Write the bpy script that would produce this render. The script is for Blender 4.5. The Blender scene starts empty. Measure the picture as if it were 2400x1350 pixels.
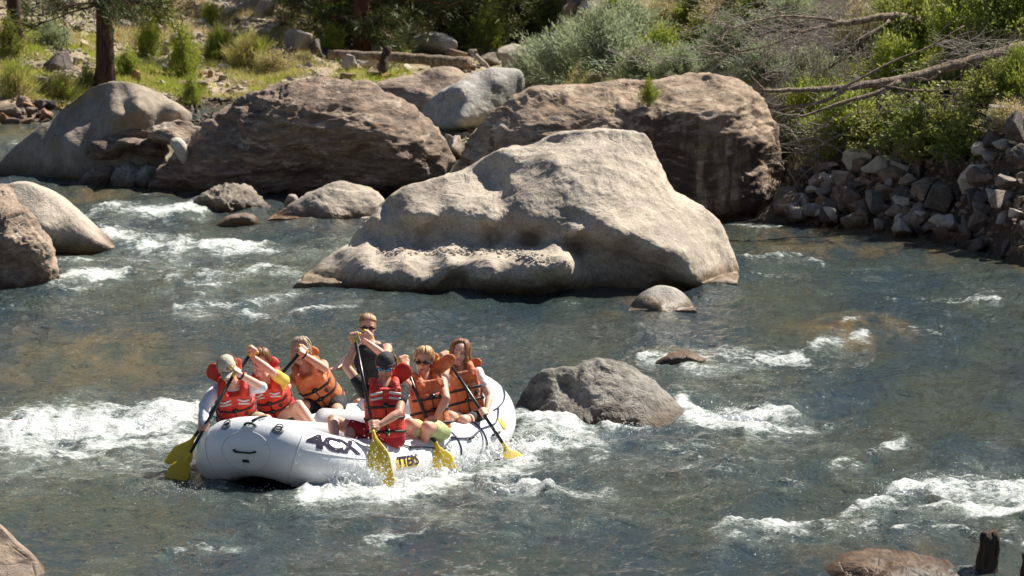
import bpy, bmesh, math, random
import numpy as np
from mathutils import Vector, Matrix, Quaternion
from mathutils.bvhtree import BVHTree
random.seed(7)
RNG = np.random.default_rng(11)
scn = bpy.context.scene
COL = scn.collection
# ---------------------------------------------------------------- camera model (photo is 2400 x 1350)
F, H, PITCH = 13000.0, 7.8, math.atan(1609/13000.0)
CP, SP = math.cos(PITCH), math.sin(PITCH)
def ray(px, py):
    x = (px-1200)/F; v = -(py-675)/F
    return np.array([x, CP+v*SP, -SP+v*CP])
def P(px, py, z=0.0):
    d = ray(px, py); t = (z-H)/d[2]
    return np.array([d[0]*t, d[1]*t, z])
def at(px, py, Y):
    d = ray(px, py); t = Y/d[1]
    return np.array([d[0]*t, Y, H+d[2]*t])
def proj(p):
    x, y, z = p[..., 0], p[..., 1], p[..., 2]-H
    dep = y*CP - z*SP; up = y*SP + z*CP
    return 1200+F*x/dep, 675-F*up/dep
# ---------------------------------------------------------------- noise
_perm = np.random.default_rng(5).permutation(256); _perm = np.concatenate([_perm, _perm, _perm])
_g = np.random.default_rng(6).normal(size=(256, 3)); _g /= np.linalg.norm(_g, axis=1)[:, None]
def pn(p, seed=0):
    p = np.asarray(p, float)+seed*17.31
    i = np.floor(p).astype(int); f = p-i; i &= 255
    u = f*f*f*(f*(f*6-15)+10); r = 0
    for dx in (0, 1):
        wx = u[..., 0] if dx else 1-u[..., 0]
        for dy in (0, 1):
            wy = u[..., 1] if dy else 1-u[..., 1]
            for dz in (0, 1):
                wz = u[..., 2] if dz else 1-u[..., 2]
                h = _perm[_perm[_perm[(i[..., 0]+dx) & 255]+((i[..., 1]+dy) & 255)]+((i[..., 2]+dz) & 255)]
                g = _g[h]
                r = r + wx*wy*wz*(g[..., 0]*(f[..., 0]-dx)+g[..., 1]*(f[..., 1]-dy)+g[..., 2]*(f[..., 2]-dz))
    return r*1.5
def fbm(p, octv=4, seed=0, gain=.5, ridge=False):
    a, s, r = 1.0, 1.0, 0
    for k in range(octv):
        n = pn(np.asarray(p)*s, seed+k)
        r = r + a*((1-2*np.abs(n)) if ridge else n); a *= gain; s *= 2.03
    return r
def sst(a, b, x):
    t = np.clip((x-a)/(b-a), 0, 1); return t*t*(3-2*t)
# ---------------------------------------------------------------- objects
def mesh_np(name, V, Fc, mat=None, smooth=True, attrs=None):
    V = np.asarray(V, dtype=np.float32); me = bpy.data.meshes.new(name)
    Fc = np.asarray(Fc, dtype=np.int32); k = Fc.shape[1]; n = len(Fc)
    me.vertices.add(len(V)); me.vertices.foreach_set('co', V.ravel())
    me.loops.add(n*k); me.loops.foreach_set('vertex_index', Fc.ravel())
    me.polygons.add(n); me.polygons.foreach_set('loop_start', np.arange(n, dtype=np.int32)*k)
    me.polygons.foreach_set('loop_total', np.full(n, k, dtype=np.int32))
    me.polygons.foreach_set('use_smooth', np.full(n, smooth))
    me.update(calc_edges=True); me.validate()
    for an, av in (attrs or {}).items():
        a = me.attributes.new(an, 'FLOAT', 'POINT'); a.data.foreach_set('value', np.asarray(av, dtype=np.float32).ravel())
    if mat: me.materials.append(mat)
    return me
def tag(o, label=None, cat=None, group=None, kind=None):
    if label: o['label'] = label
    if cat: o['category'] = cat
    if group: o['group'] = group
    if kind: o['kind'] = kind
    return o
def link(name, me, parent=None, loc=None):
    o = bpy.data.objects.new(name, me); COL.objects.link(o)
    if parent is not None:
        o.parent = parent
        o.matrix_parent_inverse = Matrix.Translation(-Vector(parent.location))
    if loc is not None: o.location = loc
    return o
def empty(name, loc, label, cat, group=None):
    o = bpy.data.objects.new(name, None); COL.objects.link(o); o.location = Vector(loc); o.empty_display_size = .1
    return tag(o, label, cat, group)
def grid_faces(nu, nv, wrap=False):
    i = np.arange(nu-1)[:, None]; j = np.arange(nv if wrap else nv-1)[None, :]; j2 = (j+1) % nv
    return np.stack([i*nv+j, (i+1)*nv+j, (i+1)*nv+j2, i*nv+j2], -1).reshape(-1, 4)
class MB:
    """collects shapes into one mesh (triangles/quads)"""
    def __init__(s): s.v = []; s.f = []; s.n = 0
    def add(s, V, Fc):
        V = np.asarray(V, float); s.v.append(V)
        for f in Fc: s.f.append(tuple(int(i)+s.n for i in f))
        s.n += len(V)
    def tube(s, pts, rad, seg=8, caps=True, flat=1.0, up=None):
        pts = np.asarray(pts, float); n = len(pts)
        rad = np.full(n, rad) if np.isscalar(rad) else np.asarray(rad, float)
        T = np.gradient(pts, axis=0); T /= np.linalg.norm(T, axis=1)[:, None]+1e-12
        ref = np.array(up if up is not None else ([0, 0, 1] if abs(T[0][2]) < .9 else [1, 0, 0]), float)
        V = []
        for k in range(n):
            a = np.cross(T[k], ref); a /= np.linalg.norm(a)+1e-12; b = np.cross(a, T[k])
            ref = b
            th = np.arange(seg)*2*math.pi/seg
            V.append(pts[k]+rad[k]*(np.cos(th)[:, None]*a+flat*np.sin(th)[:, None]*b))
        V = np.concatenate(V); Fc = [tuple(f[::-1]) for f in grid_faces(n, seg, True)]
        if caps: Fc += [tuple(range(seg)), tuple(range((n-1)*seg, n*seg))[::-1]]
        s.add(V, Fc); return s
    def cone(s, p0, p1, r0, r1, seg=12, rings=4):
        """tapered capsule"""
        p0 = np.asarray(p0, float); p1 = np.asarray(p1, float)
        T = p1-p0; L = np.linalg.norm(T); T = T/(L+1e-9)
        ref = np.array([0, 0, 1.]) if abs(T[2]) < .9 else np.array([1., 0, 0])
        a = np.cross(T, ref); a /= np.linalg.norm(a); b = np.cross(a, T); V = []
        ths = np.arange(seg)*2*math.pi/seg
        prof = [(-math.cos(q)*r0, math.sin(q)*r0) for q in np.linspace(.12, math.pi/2, rings)] + \
               [(L+math.sin(q)*r1, math.cos(q)*r1) for q in np.linspace(0, math.pi/2-.12, rings)]
        for (h, r) in prof:
            V.append(p0+T*h+r*(np.cos(ths)[:, None]*a+np.sin(ths)[:, None]*b))
        V = np.concatenate(V); n = len(prof)
        Fc = [tuple(f[::-1]) for f in grid_faces(n, seg, True)] + [tuple(range(seg)), tuple(range((n-1)*seg, n*seg))[::-1]]
        s.add(V, Fc); return s
    def ell(s, c, ax, seg=16, rings=10):
        """ellipsoid; ax = 3x3 rows of semi-axis vectors"""
        c = np.asarray(c, float); A = np.asarray(ax, float)
        th = np.linspace(0.05, math.pi-.05, rings); ph = np.arange(seg)*2*math.pi/seg
        V = np.concatenate([c+(math.sin(t)*np.cos(ph))[:, None]*A[0]+(math.sin(t)*np.sin(ph))[:, None]*A[1]+math.cos(t)*A[2] for t in th])
        flip = np.dot(np.cross(A[0], A[1]), A[2]) < 0
        Fc = [tuple(f) for f in grid_faces(rings, seg, True)]+[tuple(range(seg))[::-1], tuple(range((rings-1)*seg, rings*seg))]
        if flip: Fc = [f[::-1] for f in Fc]
        s.add(V, Fc); return s
    def box(s, c, ax):
        c = np.asarray(c, float); A = np.asarray(ax, float)
        V = [c+i*A[0]+j*A[1]+k*A[2] for i in (-1, 1) for j in (-1, 1) for k in (-1, 1)]
        s.add(V, [(0, 1, 3, 2), (4, 6, 7, 5), (0, 4, 5, 1), (2, 3, 7, 6), (0, 2, 6, 4), (1, 5, 7, 3)]); return s
    def mesh(s, name, mat=None, smooth=True):
        me = bpy.data.meshes.new(name); me.from_pydata(np.concatenate(s.v).tolist(), [], s.f); me.update()
        bm = bmesh.new(); bm.from_mesh(me); bmesh.ops.recalc_face_normals(bm, faces=bm.faces); bm.to_mesh(me); bm.free()
        me.polygons.foreach_set('use_smooth', [smooth]*len(me.polygons))
        if mat: me.materials.append(mat)
        return me
    def obj(s, name, mat, parent=None, smooth=True): return link(name, s.mesh(name, mat, smooth), parent)
def remesh(me, voxel, smooth_it=6, mat=None, fac=.5):
    """fuse overlapping closed shapes into one continuous skin"""
    o = bpy.data.objects.new('tmp', me); COL.objects.link(o)
    m = o.modifiers.new('r', 'REMESH'); m.mode = 'VOXEL'; m.voxel_size = voxel; m.use_smooth_shade = True
    if smooth_it:
        m2 = o.modifiers.new('s', 'SMOOTH'); m2.iterations = smooth_it; m2.factor = fac
    dg = bpy.context.evaluated_depsgraph_get()
    out = bpy.data.meshes.new_from_object(o.evaluated_get(dg), depsgraph=dg)
    nm = me.name; bpy.data.objects.remove(o); bpy.data.meshes.remove(me); out.name = nm
    out.materials.clear()
    if mat: out.materials.append(mat)
    out.polygons.foreach_set('use_smooth', [True]*len(out.polygons))
    return out
# ---------------------------------------------------------------- material helper
class NT:
    def __init__(s, name):
        s.m = bpy.data.materials.new(name); s.m.use_nodes = True; s.t = s.m.node_tree; s.t.nodes.clear()
        s.out = s.t.nodes.new('ShaderNodeOutputMaterial')
    def n(s, typ, ins=None, **kw):
        nd = s.t.nodes.new('ShaderNode'+typ)
        for k, v in kw.items(): setattr(nd, k, v)
        for k, v in (ins or {}).items():
            sk = nd.inputs[k]
            if isinstance(v, bpy.types.NodeSocket): s.t.links.new(v, sk)
            elif isinstance(v, bpy.types.Node): s.t.links.new(v.outputs[0], sk)
            else:
                if isinstance(v, (tuple, list)) and len(v) == 3 and sk.type == 'RGBA': v = (*v, 1)
                sk.default_value = v
        return nd
    def math(s, op, a, b=0.0, c=None, clamp=False):
        d = {0: a, 1: b}
        if c is not None: d[2] = c
        return s.n('Math', d, operation=op, use_clamp=clamp).outputs[0]
    def ss(s, x, lo, hi):
        return s.n('MapRange', {'Value': x, 'From Min': lo, 'From Max': hi}, interpolation_type='SMOOTHSTEP').outputs[0]
    def mix(s, f, a, b, mode='MIX'):
        nd = s.t.nodes.new('ShaderNodeMix'); nd.data_type = 'RGBA'; nd.blend_type = mode
        for k, v in ((0, f), (6, a), (7, b)):
            if isinstance(v, bpy.types.NodeSocket): s.t.links.new(v, nd.inputs[k])
            else: nd.inputs[k].default_value = (*v, 1) if isinstance(v, (tuple, list)) else v
        return nd.outputs[2]
    def noise(s, vec, scale, detail=4, rough=.55, dist=0.0, **kw):
        return s.n('TexNoise', {'Vector': vec, 'Scale': scale, 'Detail': detail, 'Roughness': rough, 'Distortion': dist}, **kw).outputs[0]
    def mapping(s, vec, scale=(1, 1, 1), rot=(0, 0, 0)):
        return s.n('Mapping', {'Vector': vec, 'Scale': scale, 'Rotation': rot}).outputs[0]
    def fin(s, sh):
        s.t.links.new(sh.outputs[0] if isinstance(sh, bpy.types.Node) else sh, s.out.inputs[0]); return s.m
    def bump(s, h, strength=.5, dist=.02, normal=None):
        d = {'Height': h, 'Strength': strength, 'Distance': dist}
        if normal is not None: d['Normal'] = normal
        return s.n('Bump', d).outputs[0]
    def bsdf(s, **k):
        return s.n('BsdfPrincipled', {a.replace('_', ' '): b for a, b in k.items()})
def simple(name, col, rough=.6, vary=.12, scale=30, bump=.15, bdist=.003, metal=0.0, **kw):
    t = NT(name); co = t.n('NewGeometry').outputs['Position']
    n = t.noise(co, scale, 4)
    c = t.mix(t.math('MULTIPLY', n, 1.0), tuple(x*(1-vary) for x in col), tuple(min(1, x*(1+vary)) for x in col))
    return t.fin(t.bsdf(Base_Color=c, Roughness=rough, Metallic=metal, Normal=t.bump(t.noise(co, scale*3, 3), bump, bdist), **kw))
EXPO = 0.88
def rock_mat(name, a, b, dark, speck=.5, darkamt=.5, wet=True, scale=1.0, strata=1.0, bump=.6, rust=None, pale=None, streak=None):
    t = NT(name); geo = t.n('NewGeometry'); pos = geo.outputs['Position']
    co = t.mapping(pos, (1, 1, strata), (0, .12, 0))
    big = t.noise(co, 1.1*scale, 5, .6, .4)
    mid = t.noise(co, 5*scale, 6, .65, .3)
    fine = t.noise(pos, 48*scale, 3, .7)
    fine2 = t.noise(pos, 24*scale, 4, .7)
    c = t.mix(t.ss(mid, .35, .68), a, b)
    c = t.mix(t.math('MULTIPLY', t.ss(big, .48, .66), darkamt), c, dark)
    if rust: c = t.mix(t.math('MULTIPLY', t.ss(t.noise(co, 2.3*scale, 5, .6), .56, .68), .7), c, rust)
    if pale: c = t.mix(t.math('MULTIPLY', t.ss(t.noise(co, 3.1*scale, 6, .7, .5), .56, .64), .75), c, pale)
    c = t.mix(t.math('MULTIPLY', t.ss(fine, .56, .66), speck), c, tuple(x*.38 for x in dark))
    c = t.mix(t.math('MULTIPLY', t.ss(fine2, .58, .7), speck*.8), c, tuple(min(.75, x*1.55) for x in b))
    if streak:
        nz = t.n('SeparateXYZ', {0: geo.outputs['Normal']}).outputs[2]; sk = t.noise(t.mapping(pos, (3.2, 1.2, .35)), 1.6, 4, .6, .2)
        c = t.mix(t.math('MULTIPLY', t.math('MULTIPLY', t.ss(sk, .40, .56), t.ss(nz, .55, .1)), .85), c, streak)
    rough = .85
    if wet:
        z = t.n('SeparateXYZ', {0: pos}).outputs[2]
        zz = t.math('ADD', z, t.math('MULTIPLY', t.math('SUBTRACT', t.noise(pos, 6, 3), .5), .12))
        w = t.n('MapRange', {'Value': zz, 'From Min': .05, 'From Max': .22, 'To Min': 1, 'To Max': 0}).outputs[0]
        c = t.mix(w, c, t.mix(1.0, c, (.33, .24, .13), 'MULTIPLY'))
        rough = t.math('SUBTRACT', .88, t.math('MULTIPLY', w, .5))
    hgt = t.math('ADD', t.math('MULTIPLY', mid, 1.0), t.math('ADD', t.math('MULTIPLY', fine2, .28), t.math('MULTIPLY', fine, .10)))
    vor = t.n('TexVoronoi', {'Vector': t.mapping(pos, (1, 1, strata*.9)), 'Scale': 3.3*scale, 'Detail': 2.0}, feature='DISTANCE_TO_EDGE').outputs[0]
    crack = t.ss(vor, 0.0, .045)
    crack = t.math('MAXIMUM', crack, t.ss(t.noise(pos, 2.1, 2), .38, .50))
    hgt = t.math('ADD', hgt, t.math('MULTIPLY', crack, .2))
    return t.fin(t.bsdf(Base_Color=c, Roughness=rough, Normal=t.bump(hgt, bump, .07)))
M = {}
M['pale'] = rock_mat('pale_granite', (.39, .322, .252), (.53, .45, .36), (.19, .155, .125), speck=.9, darkamt=.55, bump=.5)
M['palegrey'] = rock_mat('grey_granite', (.31, .28, .25), (.42, .385, .34), (.17, .145, .13), speck=.6, darkamt=.4, bump=.45)
M['brown'] = rock_mat('brown_banded_rock', (.13, .09, .064), (.31, .222, .16), (.06, .04, .034), speck=.4, darkamt=.75, strata=3.2, bump=.7, rust=(.19, .11, .07), pale=(.42, .35, .27))
M['pinkbrown'] = rock_mat('pinkish_brown_rock', (.215, .152, .11), (.40, .3, .22), (.1, .07, .05), speck=.4, darkamt=.55, strata=2.4, bump=.6, rust=(.2, .12, .078), pale=(.46, .39, .31))
M['stained'] = rock_mat('stained_brown_rock', (.215, .15, .1), (.42, .31, .215), (.1, .07, .05), speck=.4, darkamt=.55, strata=2.0, bump=.55, rust=(.2, .12, .078), pale=(.46, .39, .31), streak=(.06, .035, .025))
M['bluegrey'] = rock_mat('blue_grey_rock', (.22, .175, .13), (.37, .305, .235), (.12, .1, .085), speck=.35, darkamt=.4, strata=.5, bump=.35, rust=(.26, .18, .1))
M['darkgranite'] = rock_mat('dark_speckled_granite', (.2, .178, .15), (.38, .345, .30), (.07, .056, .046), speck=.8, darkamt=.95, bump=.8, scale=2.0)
M['wetbrown'] = rock_mat('wet_brown_rock', (.13, .075, .035), (.22, .13, .06), (.05, .03, .02), speck=.4, darkamt=.6, bump=.6)
M['lichen'] = rock_mat('lichen_rock', (.36, .34, .3), (.5, .47, .42), (.12, .11, .1), speck=.6, darkamt=.6, scale=2, pale=(.58, .55, .48))
M['rubble1'] = rock_mat('rubble_grey', (.2, .165, .13), (.36, .3, .235), (.13, .11, .1), scale=2.5, darkamt=.5)
M['rubble2'] = rock_mat('rubble_brown', (.2, .14, .1), (.3, .22, .16), (.08, .055, .045), scale=2.5, darkamt=.5)
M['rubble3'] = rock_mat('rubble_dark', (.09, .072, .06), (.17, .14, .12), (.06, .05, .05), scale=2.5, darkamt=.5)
M['rubble4'] = rock_mat('rubble_pale', (.5, .44, .36), (.62, .55, .46), (.3, .25, .2), scale=2.5, darkamt=.3)
M['orange'] = rock_mat('orange_rock', (.42, .22, .1), (.5, .28, .14), (.25, .13, .07), scale=2.5, darkamt=.3)

def ground_mat():
    t = NT('bank_soil'); pos = t.n('NewGeometry').outputs['Position']
    n1 = t.noise(pos, .6, 5, .6); n2 = t.noise(pos, 6, 6, .7); n3 = t.noise(pos, 30, 3)
    c = t.mix(t.ss(n2, .35, .65), (.27, .2, .125), (.5, .395, .27))
    c = t.mix(t.math('MULTIPLY', t.ss(n1, .45, .6), .6), c, (.17, .17, .055))
    c = t.mix(t.math('MULTIPLY', t.ss(n3, .55, .65), .5), c, (.5, .42, .31))
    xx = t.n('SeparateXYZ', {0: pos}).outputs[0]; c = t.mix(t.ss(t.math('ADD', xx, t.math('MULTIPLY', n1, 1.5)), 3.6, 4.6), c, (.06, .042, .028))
    z = t.n('SeparateXYZ', {0: pos}).outputs[2]
    w = t.n('MapRange', {'Value': z, 'From Min': .0, 'From Max': .12, 'To Min': .65, 'To Max': 0}).outputs[0]
    c = t.mix(w, c, (.06, .045, .03))
    return t.fin(t.bsdf(Base_Color=c, Roughness=.95, Normal=t.bump(t.math('ADD', n2, t.math('MULTIPLY', n3, .4)), .8, .12)))
M['ground'] = ground_mat()

def leaf_mat(name, c1, c2, c3=None, rough=.55, trans=.42):
    t = NT(name); g = t.n('NewGeometry'); r = g.outputs['Random Per Island']
    c = t.mix(r, c1, c2)
    n = t.noise(g.outputs['Position'], 1.6, 3)
    c = t.mix(t.ss(n, .42, .62), c, c3 or tuple(x*1.5 for x in c2))
    b = t.bsdf(Base_Color=c, Roughness=rough)
    b.inputs['Specular IOR Level'].default_value = .3
    tr = t.n('BsdfTranslucent', {'Color': c})
    m = t.n('MixShader', {0: trans, 1: b.outputs[0], 2: tr.outputs[0]})
    return t.fin(m)
M['grassy'] = leaf_mat('bank_grass', (.26, .32, .04), (.42, .44, .08), (.5, .43, .17))
M['drygrass'] = leaf_mat('dry_grass', (.42, .32, .16), (.6, .48, .27), (.45, .41, .17))
M['limebush'] = leaf_mat('yellow_green_leaves', (.2, .26, .03), (.38, .42, .07), (.33, .37, .06))
M['sage'] = leaf_mat('grey_green_leaves', (.24, .29, .17), (.42, .47, .31), (.34, .38, .2))
M['green'] = leaf_mat('bush_leaves', (.11, .15, .025), (.25, .29, .05), (.36, .37, .1))
M['needle'] = leaf_mat('pine_needles', (.03, .05, .013), (.075, .1, .028), (.11, .125, .035), trans=.15)
M['needle2'] = leaf_mat('young_pine_needles', (.07, .11, .025), (.15, .19, .045), (.2, .22, .06), trans=.2)
def bark(name, a, b, sc=14):
    t = NT(name); pos = t.n('NewGeometry').outputs['Position']
    co = t.mapping(pos, (1, 1, .25)); n = t.noise(co, sc, 6, .7, .6)
    return t.fin(t.bsdf(Base_Color=t.mix(t.ss(n, .35, .65), a, b), Roughness=.9, Normal=t.bump(n, .9, .05)))
M['bark'] = bark('pine_bark', (.03, .018, .013), (.115, .055, .035))
M['redbark'] = bark('red_pine_bark', (.06, .02, .012), (.22, .08, .04))
M['driftwood'] = bark('weathered_wood', (.10, .065, .045), (.40, .3, .21), 22)
M['twig'] = bark('grey_twigs', (.26, .215, .175), (.46, .4, .34), 22)
M['stump'] = bark('wet_stump', (.02, .014, .009), (.1, .065, .04), 20)

def water_mat():
    t = NT('river_water'); pos = t.n('NewGeometry').outputs['Position']
    foam = t.n('Attribute', attribute_name='foam').outputs['Fac']
    turb = t.n('Attribute', attribute_name='turb').outputs['Fac']
    shal = t.n('Attribute', attribute_name='shallow').outputs['Fac']
    cen = lambda x, a: t.math('MULTIPLY', t.math('SUBTRACT', x, .5), a)
    rdg = lambda x, a: t.math('SUBTRACT', 1.0, t.math('ABSOLUTE', cen(x, a)))
    add = lambda *a: a[0] if len(a) == 1 else t.math('ADD', a[0], add(*a[1:]))
    mul = lambda a, b: t.math('MULTIPLY', a, b)
    big = t.noise(t.mapping(pos, (.9, .55, 1)), 2.2, 6, .62, .6)
    fn = t.noise(t.mapping(pos, (.8, .7, 1.6)), 6.5, 8, .7, .7)
    fn2 = t.noise(t.mapping(pos, (.75, .8, 1.4), (0, 0, .15)), 24, 6, .72, .8)
    fil = t.math('MAXIMUM', rdg(t.noise(t.mapping(pos, (.7, .7, 1)), 5, 5, .6, .8), 9.0), 0.0)
    fil2 = t.math('MAXIMUM', rdg(t.noise(t.mapping(pos, (.7, .8, 1), (0, 0, .2)), 13, 5, .62, .6), 10.0), 0.0)
    # broken foam: the painted zones only raise the odds, the noises decide
    s = add(mul(foam, 1.0), mul(turb, .20), cen(big, .9), cen(fn, 1.1), cen(fn2, 1.5), mul(fil, .30), mul(fil2, .20))
    fm = t.math('MULTIPLY', t.ss(s, .70, 1.22), .97)
    thin = mul(t.ss(add(mul(turb, .85), cen(big, 1.6), cen(fn, .8)), .25, 1.1), .85)      # air under the surface
    fleck = mul(t.ss(t.noise(t.mapping(pos, (1, .7, 1)), 42, 2, .5), .67, .71), t.ss(add(turb, cen(big, 2.2)), .05, .5))  # tiny foam flecks that also paint sun sparkle as white colour
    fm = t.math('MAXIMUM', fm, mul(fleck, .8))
    dn = t.noise(t.mapping(pos, (1, .3, 1)), .8, 4, .55)
    deep = t.mix(t.ss(dn, .35, .65), (.026, .043, .053), (.048, .060, .046))
    deep = t.mix(mul(shal, t.ss(t.noise(t.mapping(pos, (1, .22, 1)), 2.4, 6, .65), .40, .62)), deep, (.15, .11, .055))
    wc = t.mix(thin, deep, (.165, .19, .16))
    w1 = t.noise(t.mapping(pos, (1, .7, 1)), 6, 5, .6, .5); w2 = t.noise(t.mapping(pos, (1.0, .6, 1)), 17, 4, .55, .7); w3 = t.noise(pos, 70, 3, .6)
    w0 = t.noise(t.mapping(pos, (1, .5, 1)), 2.3, 4, .55, .7)
    h = add(mul(w0, 2.2), rdg(w1, 1.5), mul(w2, .2), mul(w3, .03))
    nrm = t.bump(h, .9, .065)
    w = t.bsdf(Base_Color=wc, Roughness=.045, IOR=1.33, Normal=nrm)
    fh = add(fn2, mul(w3, .35), mul(fn, .6))
    fo = t.bsdf(Base_Color=t.mix(t.ss(add(s, cen(fn2, 1.2)), .85, 1.75), (.36, .41, .38), (.80, .81, .80)), Roughness=.6, Normal=t.bump(fh, .9, .05))
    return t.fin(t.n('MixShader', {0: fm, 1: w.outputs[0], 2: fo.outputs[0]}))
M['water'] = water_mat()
def spray_mat():
    t = NT('spray'); b = t.bsdf(Base_Color=(.88, .9, .9), Roughness=.35)
    tr = t.n('BsdfTranslucent', {'Color': (.85, .88, .88, 1)})
    return t.fin(t.n('MixShader', {0: .35, 1: b.outputs[0], 2: tr.outputs[0]}))
M['spray'] = spray_mat()
# ---------------------------------------------------------------- camera, sun, sky
cam = bpy.data.objects.new('camera', bpy.data.cameras.new('camera')); COL.objects.link(cam); scn.camera = cam
cam.location = (0, 0, H); cam.rotation_euler = (math.pi/2-PITCH, 0, 0)
cam.data.sensor_width = 36; cam.data.lens = F/2400*36; cam.data.clip_end = 2000; cam.data.clip_start = .5
cam.data.dof.use_dof = True; cam.data.dof.focus_distance = 50.5; cam.data.dof.aperture_fstop = 6.5
SUN_AZ, SUN_EL = math.radians(54), math.radians(50)      # azimuth measured from +Y (away from the camera) towards +X
sd = Vector((math.sin(SUN_AZ)*math.cos(SUN_EL), math.cos(SUN_AZ)*math.cos(SUN_EL), math.sin(SUN_EL)))
sun = bpy.data.objects.new('sun', bpy.data.lights.new('sun', 'SUN')); COL.objects.link(sun)
sun.data.energy = 5.0; sun.data.angle = math.radians(.53); sun.data.color = (1, .945, .845)
sun.rotation_euler = sd.to_track_quat('Z', 'Y').to_euler(); sun.location = (20, 20, 40)
w = bpy.data.worlds.new('World'); scn.world = w; w.use_nodes = True; nt = w.node_tree
sky = nt.nodes.new('ShaderNodeTexSky'); sky.sky_type = 'NISHITA'; sky.sun_disc = False
sky.sun_elevation = SUN_EL; sky.sun_rotation = SUN_AZ; sky.altitude = 2000; sky.air_density = 1.0; sky.dust_density = .4
nt.links.new(sky.outputs[0], nt.nodes['Background'].inputs[0]); nt.nodes['Background'].inputs[1].default_value = .05
scn.view_settings.view_transform = 'Standard'; scn.view_settings.look = 'None'; scn.view_settings.exposure = EXPO
scn.cycles.max_bounces = 6; scn.cycles.transparent_max_bounces = 6; scn.cycles.use_denoising = True
scn.cycles.sample_clamp_indirect = 6
# ---------------------------------------------------------------- terrain
_sh = [P(*q) for q in [(-900, 330), (0, 292), (130, 268), (250, 262), (380, 246), (500, 238), (640, 234), (760, 262), (900, 330), (1050, 372), (1180, 400), (1300, 430),
                       (1600, 480), (1830, 522), (1960, 532), (2080, 548), (2200, 566), (2300, 590), (2400, 625), (3400, 760)]]
_shx = np.array([q[0] for q in _sh]); _shy = np.array([q[1] for q in _sh])
def terr(x, y, rough=True):
    x = np.asarray(x, float); y = np.asarray(y, float)
    xs, ys = x, y
    d = ys-np.interp(x, _shx, _shy)
    right = sst(2.4, 3.9, x - (y-69)*.03)
    left = np.where(d < 0, d*.35, .06+.27*sst(0, 3.5, d)+.19*np.maximum(y-88.9-1.2*np.sin(x*.9), 0))
    flat = np.where(d < 0, d*.35, .06+.2*sst(0, 3.5, d)+.30*np.maximum(y-96, 0)); wf = sst(-4.0, -2.6, x); left = left*(1-wf)+flat*wf
    rt = np.where(d < 0, d*.5, np.minimum(.55*d, 1.4)+.22*np.maximum(d-2.5, 0))
    mid = np.where(d < 0, d*.35, .05+.13*d)
    m = sst(.3, 1.6, x)
    z = left*(1-m)+mid*m; z = z*(1-right)+rt*right
    z = np.maximum(z, -1.6)
    z = z+.30*np.maximum(y-97, 0)*(1+.25*np.sin(x*.11+1)) + .05*np.maximum(np.abs(x)-25, 0)*sst(60, 90, y)
    z = np.where(y > 200, z-(y-200)*.15, z)
    near = np.minimum((36+1.5*np.sin(x*.13)-y)*.21, 6.2+.01*np.abs(y)); z = np.maximum(z, near)
    if rough:
        p = np.stack([x, y, 0*x], -1)
        k = sst(-1.0, 1.0, d)
        z = z+(.16*fbm(p*.35, 3, 3)+.09*fbm(p*1.3, 3, 9))*(.3+.7*k)
    return z
xs = np.unique(np.concatenate([np.linspace(-11, 11, 200), np.linspace(-11, -400, 70)*1.0, np.linspace(11, 400, 70)]))
ys = np.unique(np.concatenate([np.linspace(66, 106, 330), np.linspace(106, 420, 110), np.linspace(-60, 66, 60)]))
X, Y = np.meshgrid(xs, ys, indexing='ij'); Z = terr(X, Y)
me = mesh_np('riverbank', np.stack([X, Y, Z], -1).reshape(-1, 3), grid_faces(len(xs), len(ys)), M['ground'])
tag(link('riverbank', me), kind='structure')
def G(px, py):
    """point of the ground seen at a photo pixel"""
    d = ray(px, py); t = np.linspace(55, 240, 3000); p = np.array([0, 0, H])+t[:, None]*d
    h = p[:, 2]-np.maximum(terr(p[:, 0], p[:, 1]), 0); k = np.argmax(h < 0)
    return p[k] if h[k] < 0 else p[-1]
# ---------------------------------------------------------------- boulders
def rbf(pts, vals, q):
    pts = np.asarray(pts, float)/100; q = q/100; vals = np.asarray(vals, float)
    k = lambda a, b: np.sqrt(((a[:, None]-b[None])**2).sum(-1)+.02)
    A = k(pts, pts); m = vals.mean(); wt = np.linalg.solve(A+np.eye(len(pts))*.02, vals-m)
    out = np.empty(len(q))
    for s in range(0, len(q), 20000): out[s:s+20000] = m+k(q[s:s+20000], pts)@wt
    return out
def smooth_closed(pts, n, k=2):
    pts = np.asarray(pts, float)
    for _ in range(k):
        nx = np.roll(pts, -1, 0); pts = np.stack([pts*.78+nx*.22, pts*.22+nx*.78], 1).reshape(-1, 2)
    nx = np.roll(pts, -1, 0); L = np.linalg.norm(nx-pts, axis=1); c = np.concatenate([[0], np.cumsum(L)])
    s = np.linspace(0, c[-1], n, endpoint=False); pp = np.concatenate([pts, pts[:1]])
    return np.stack([np.interp(s, c, pp[:, 0]), np.interp(s, c, pp[:, 1])], 1)
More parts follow.
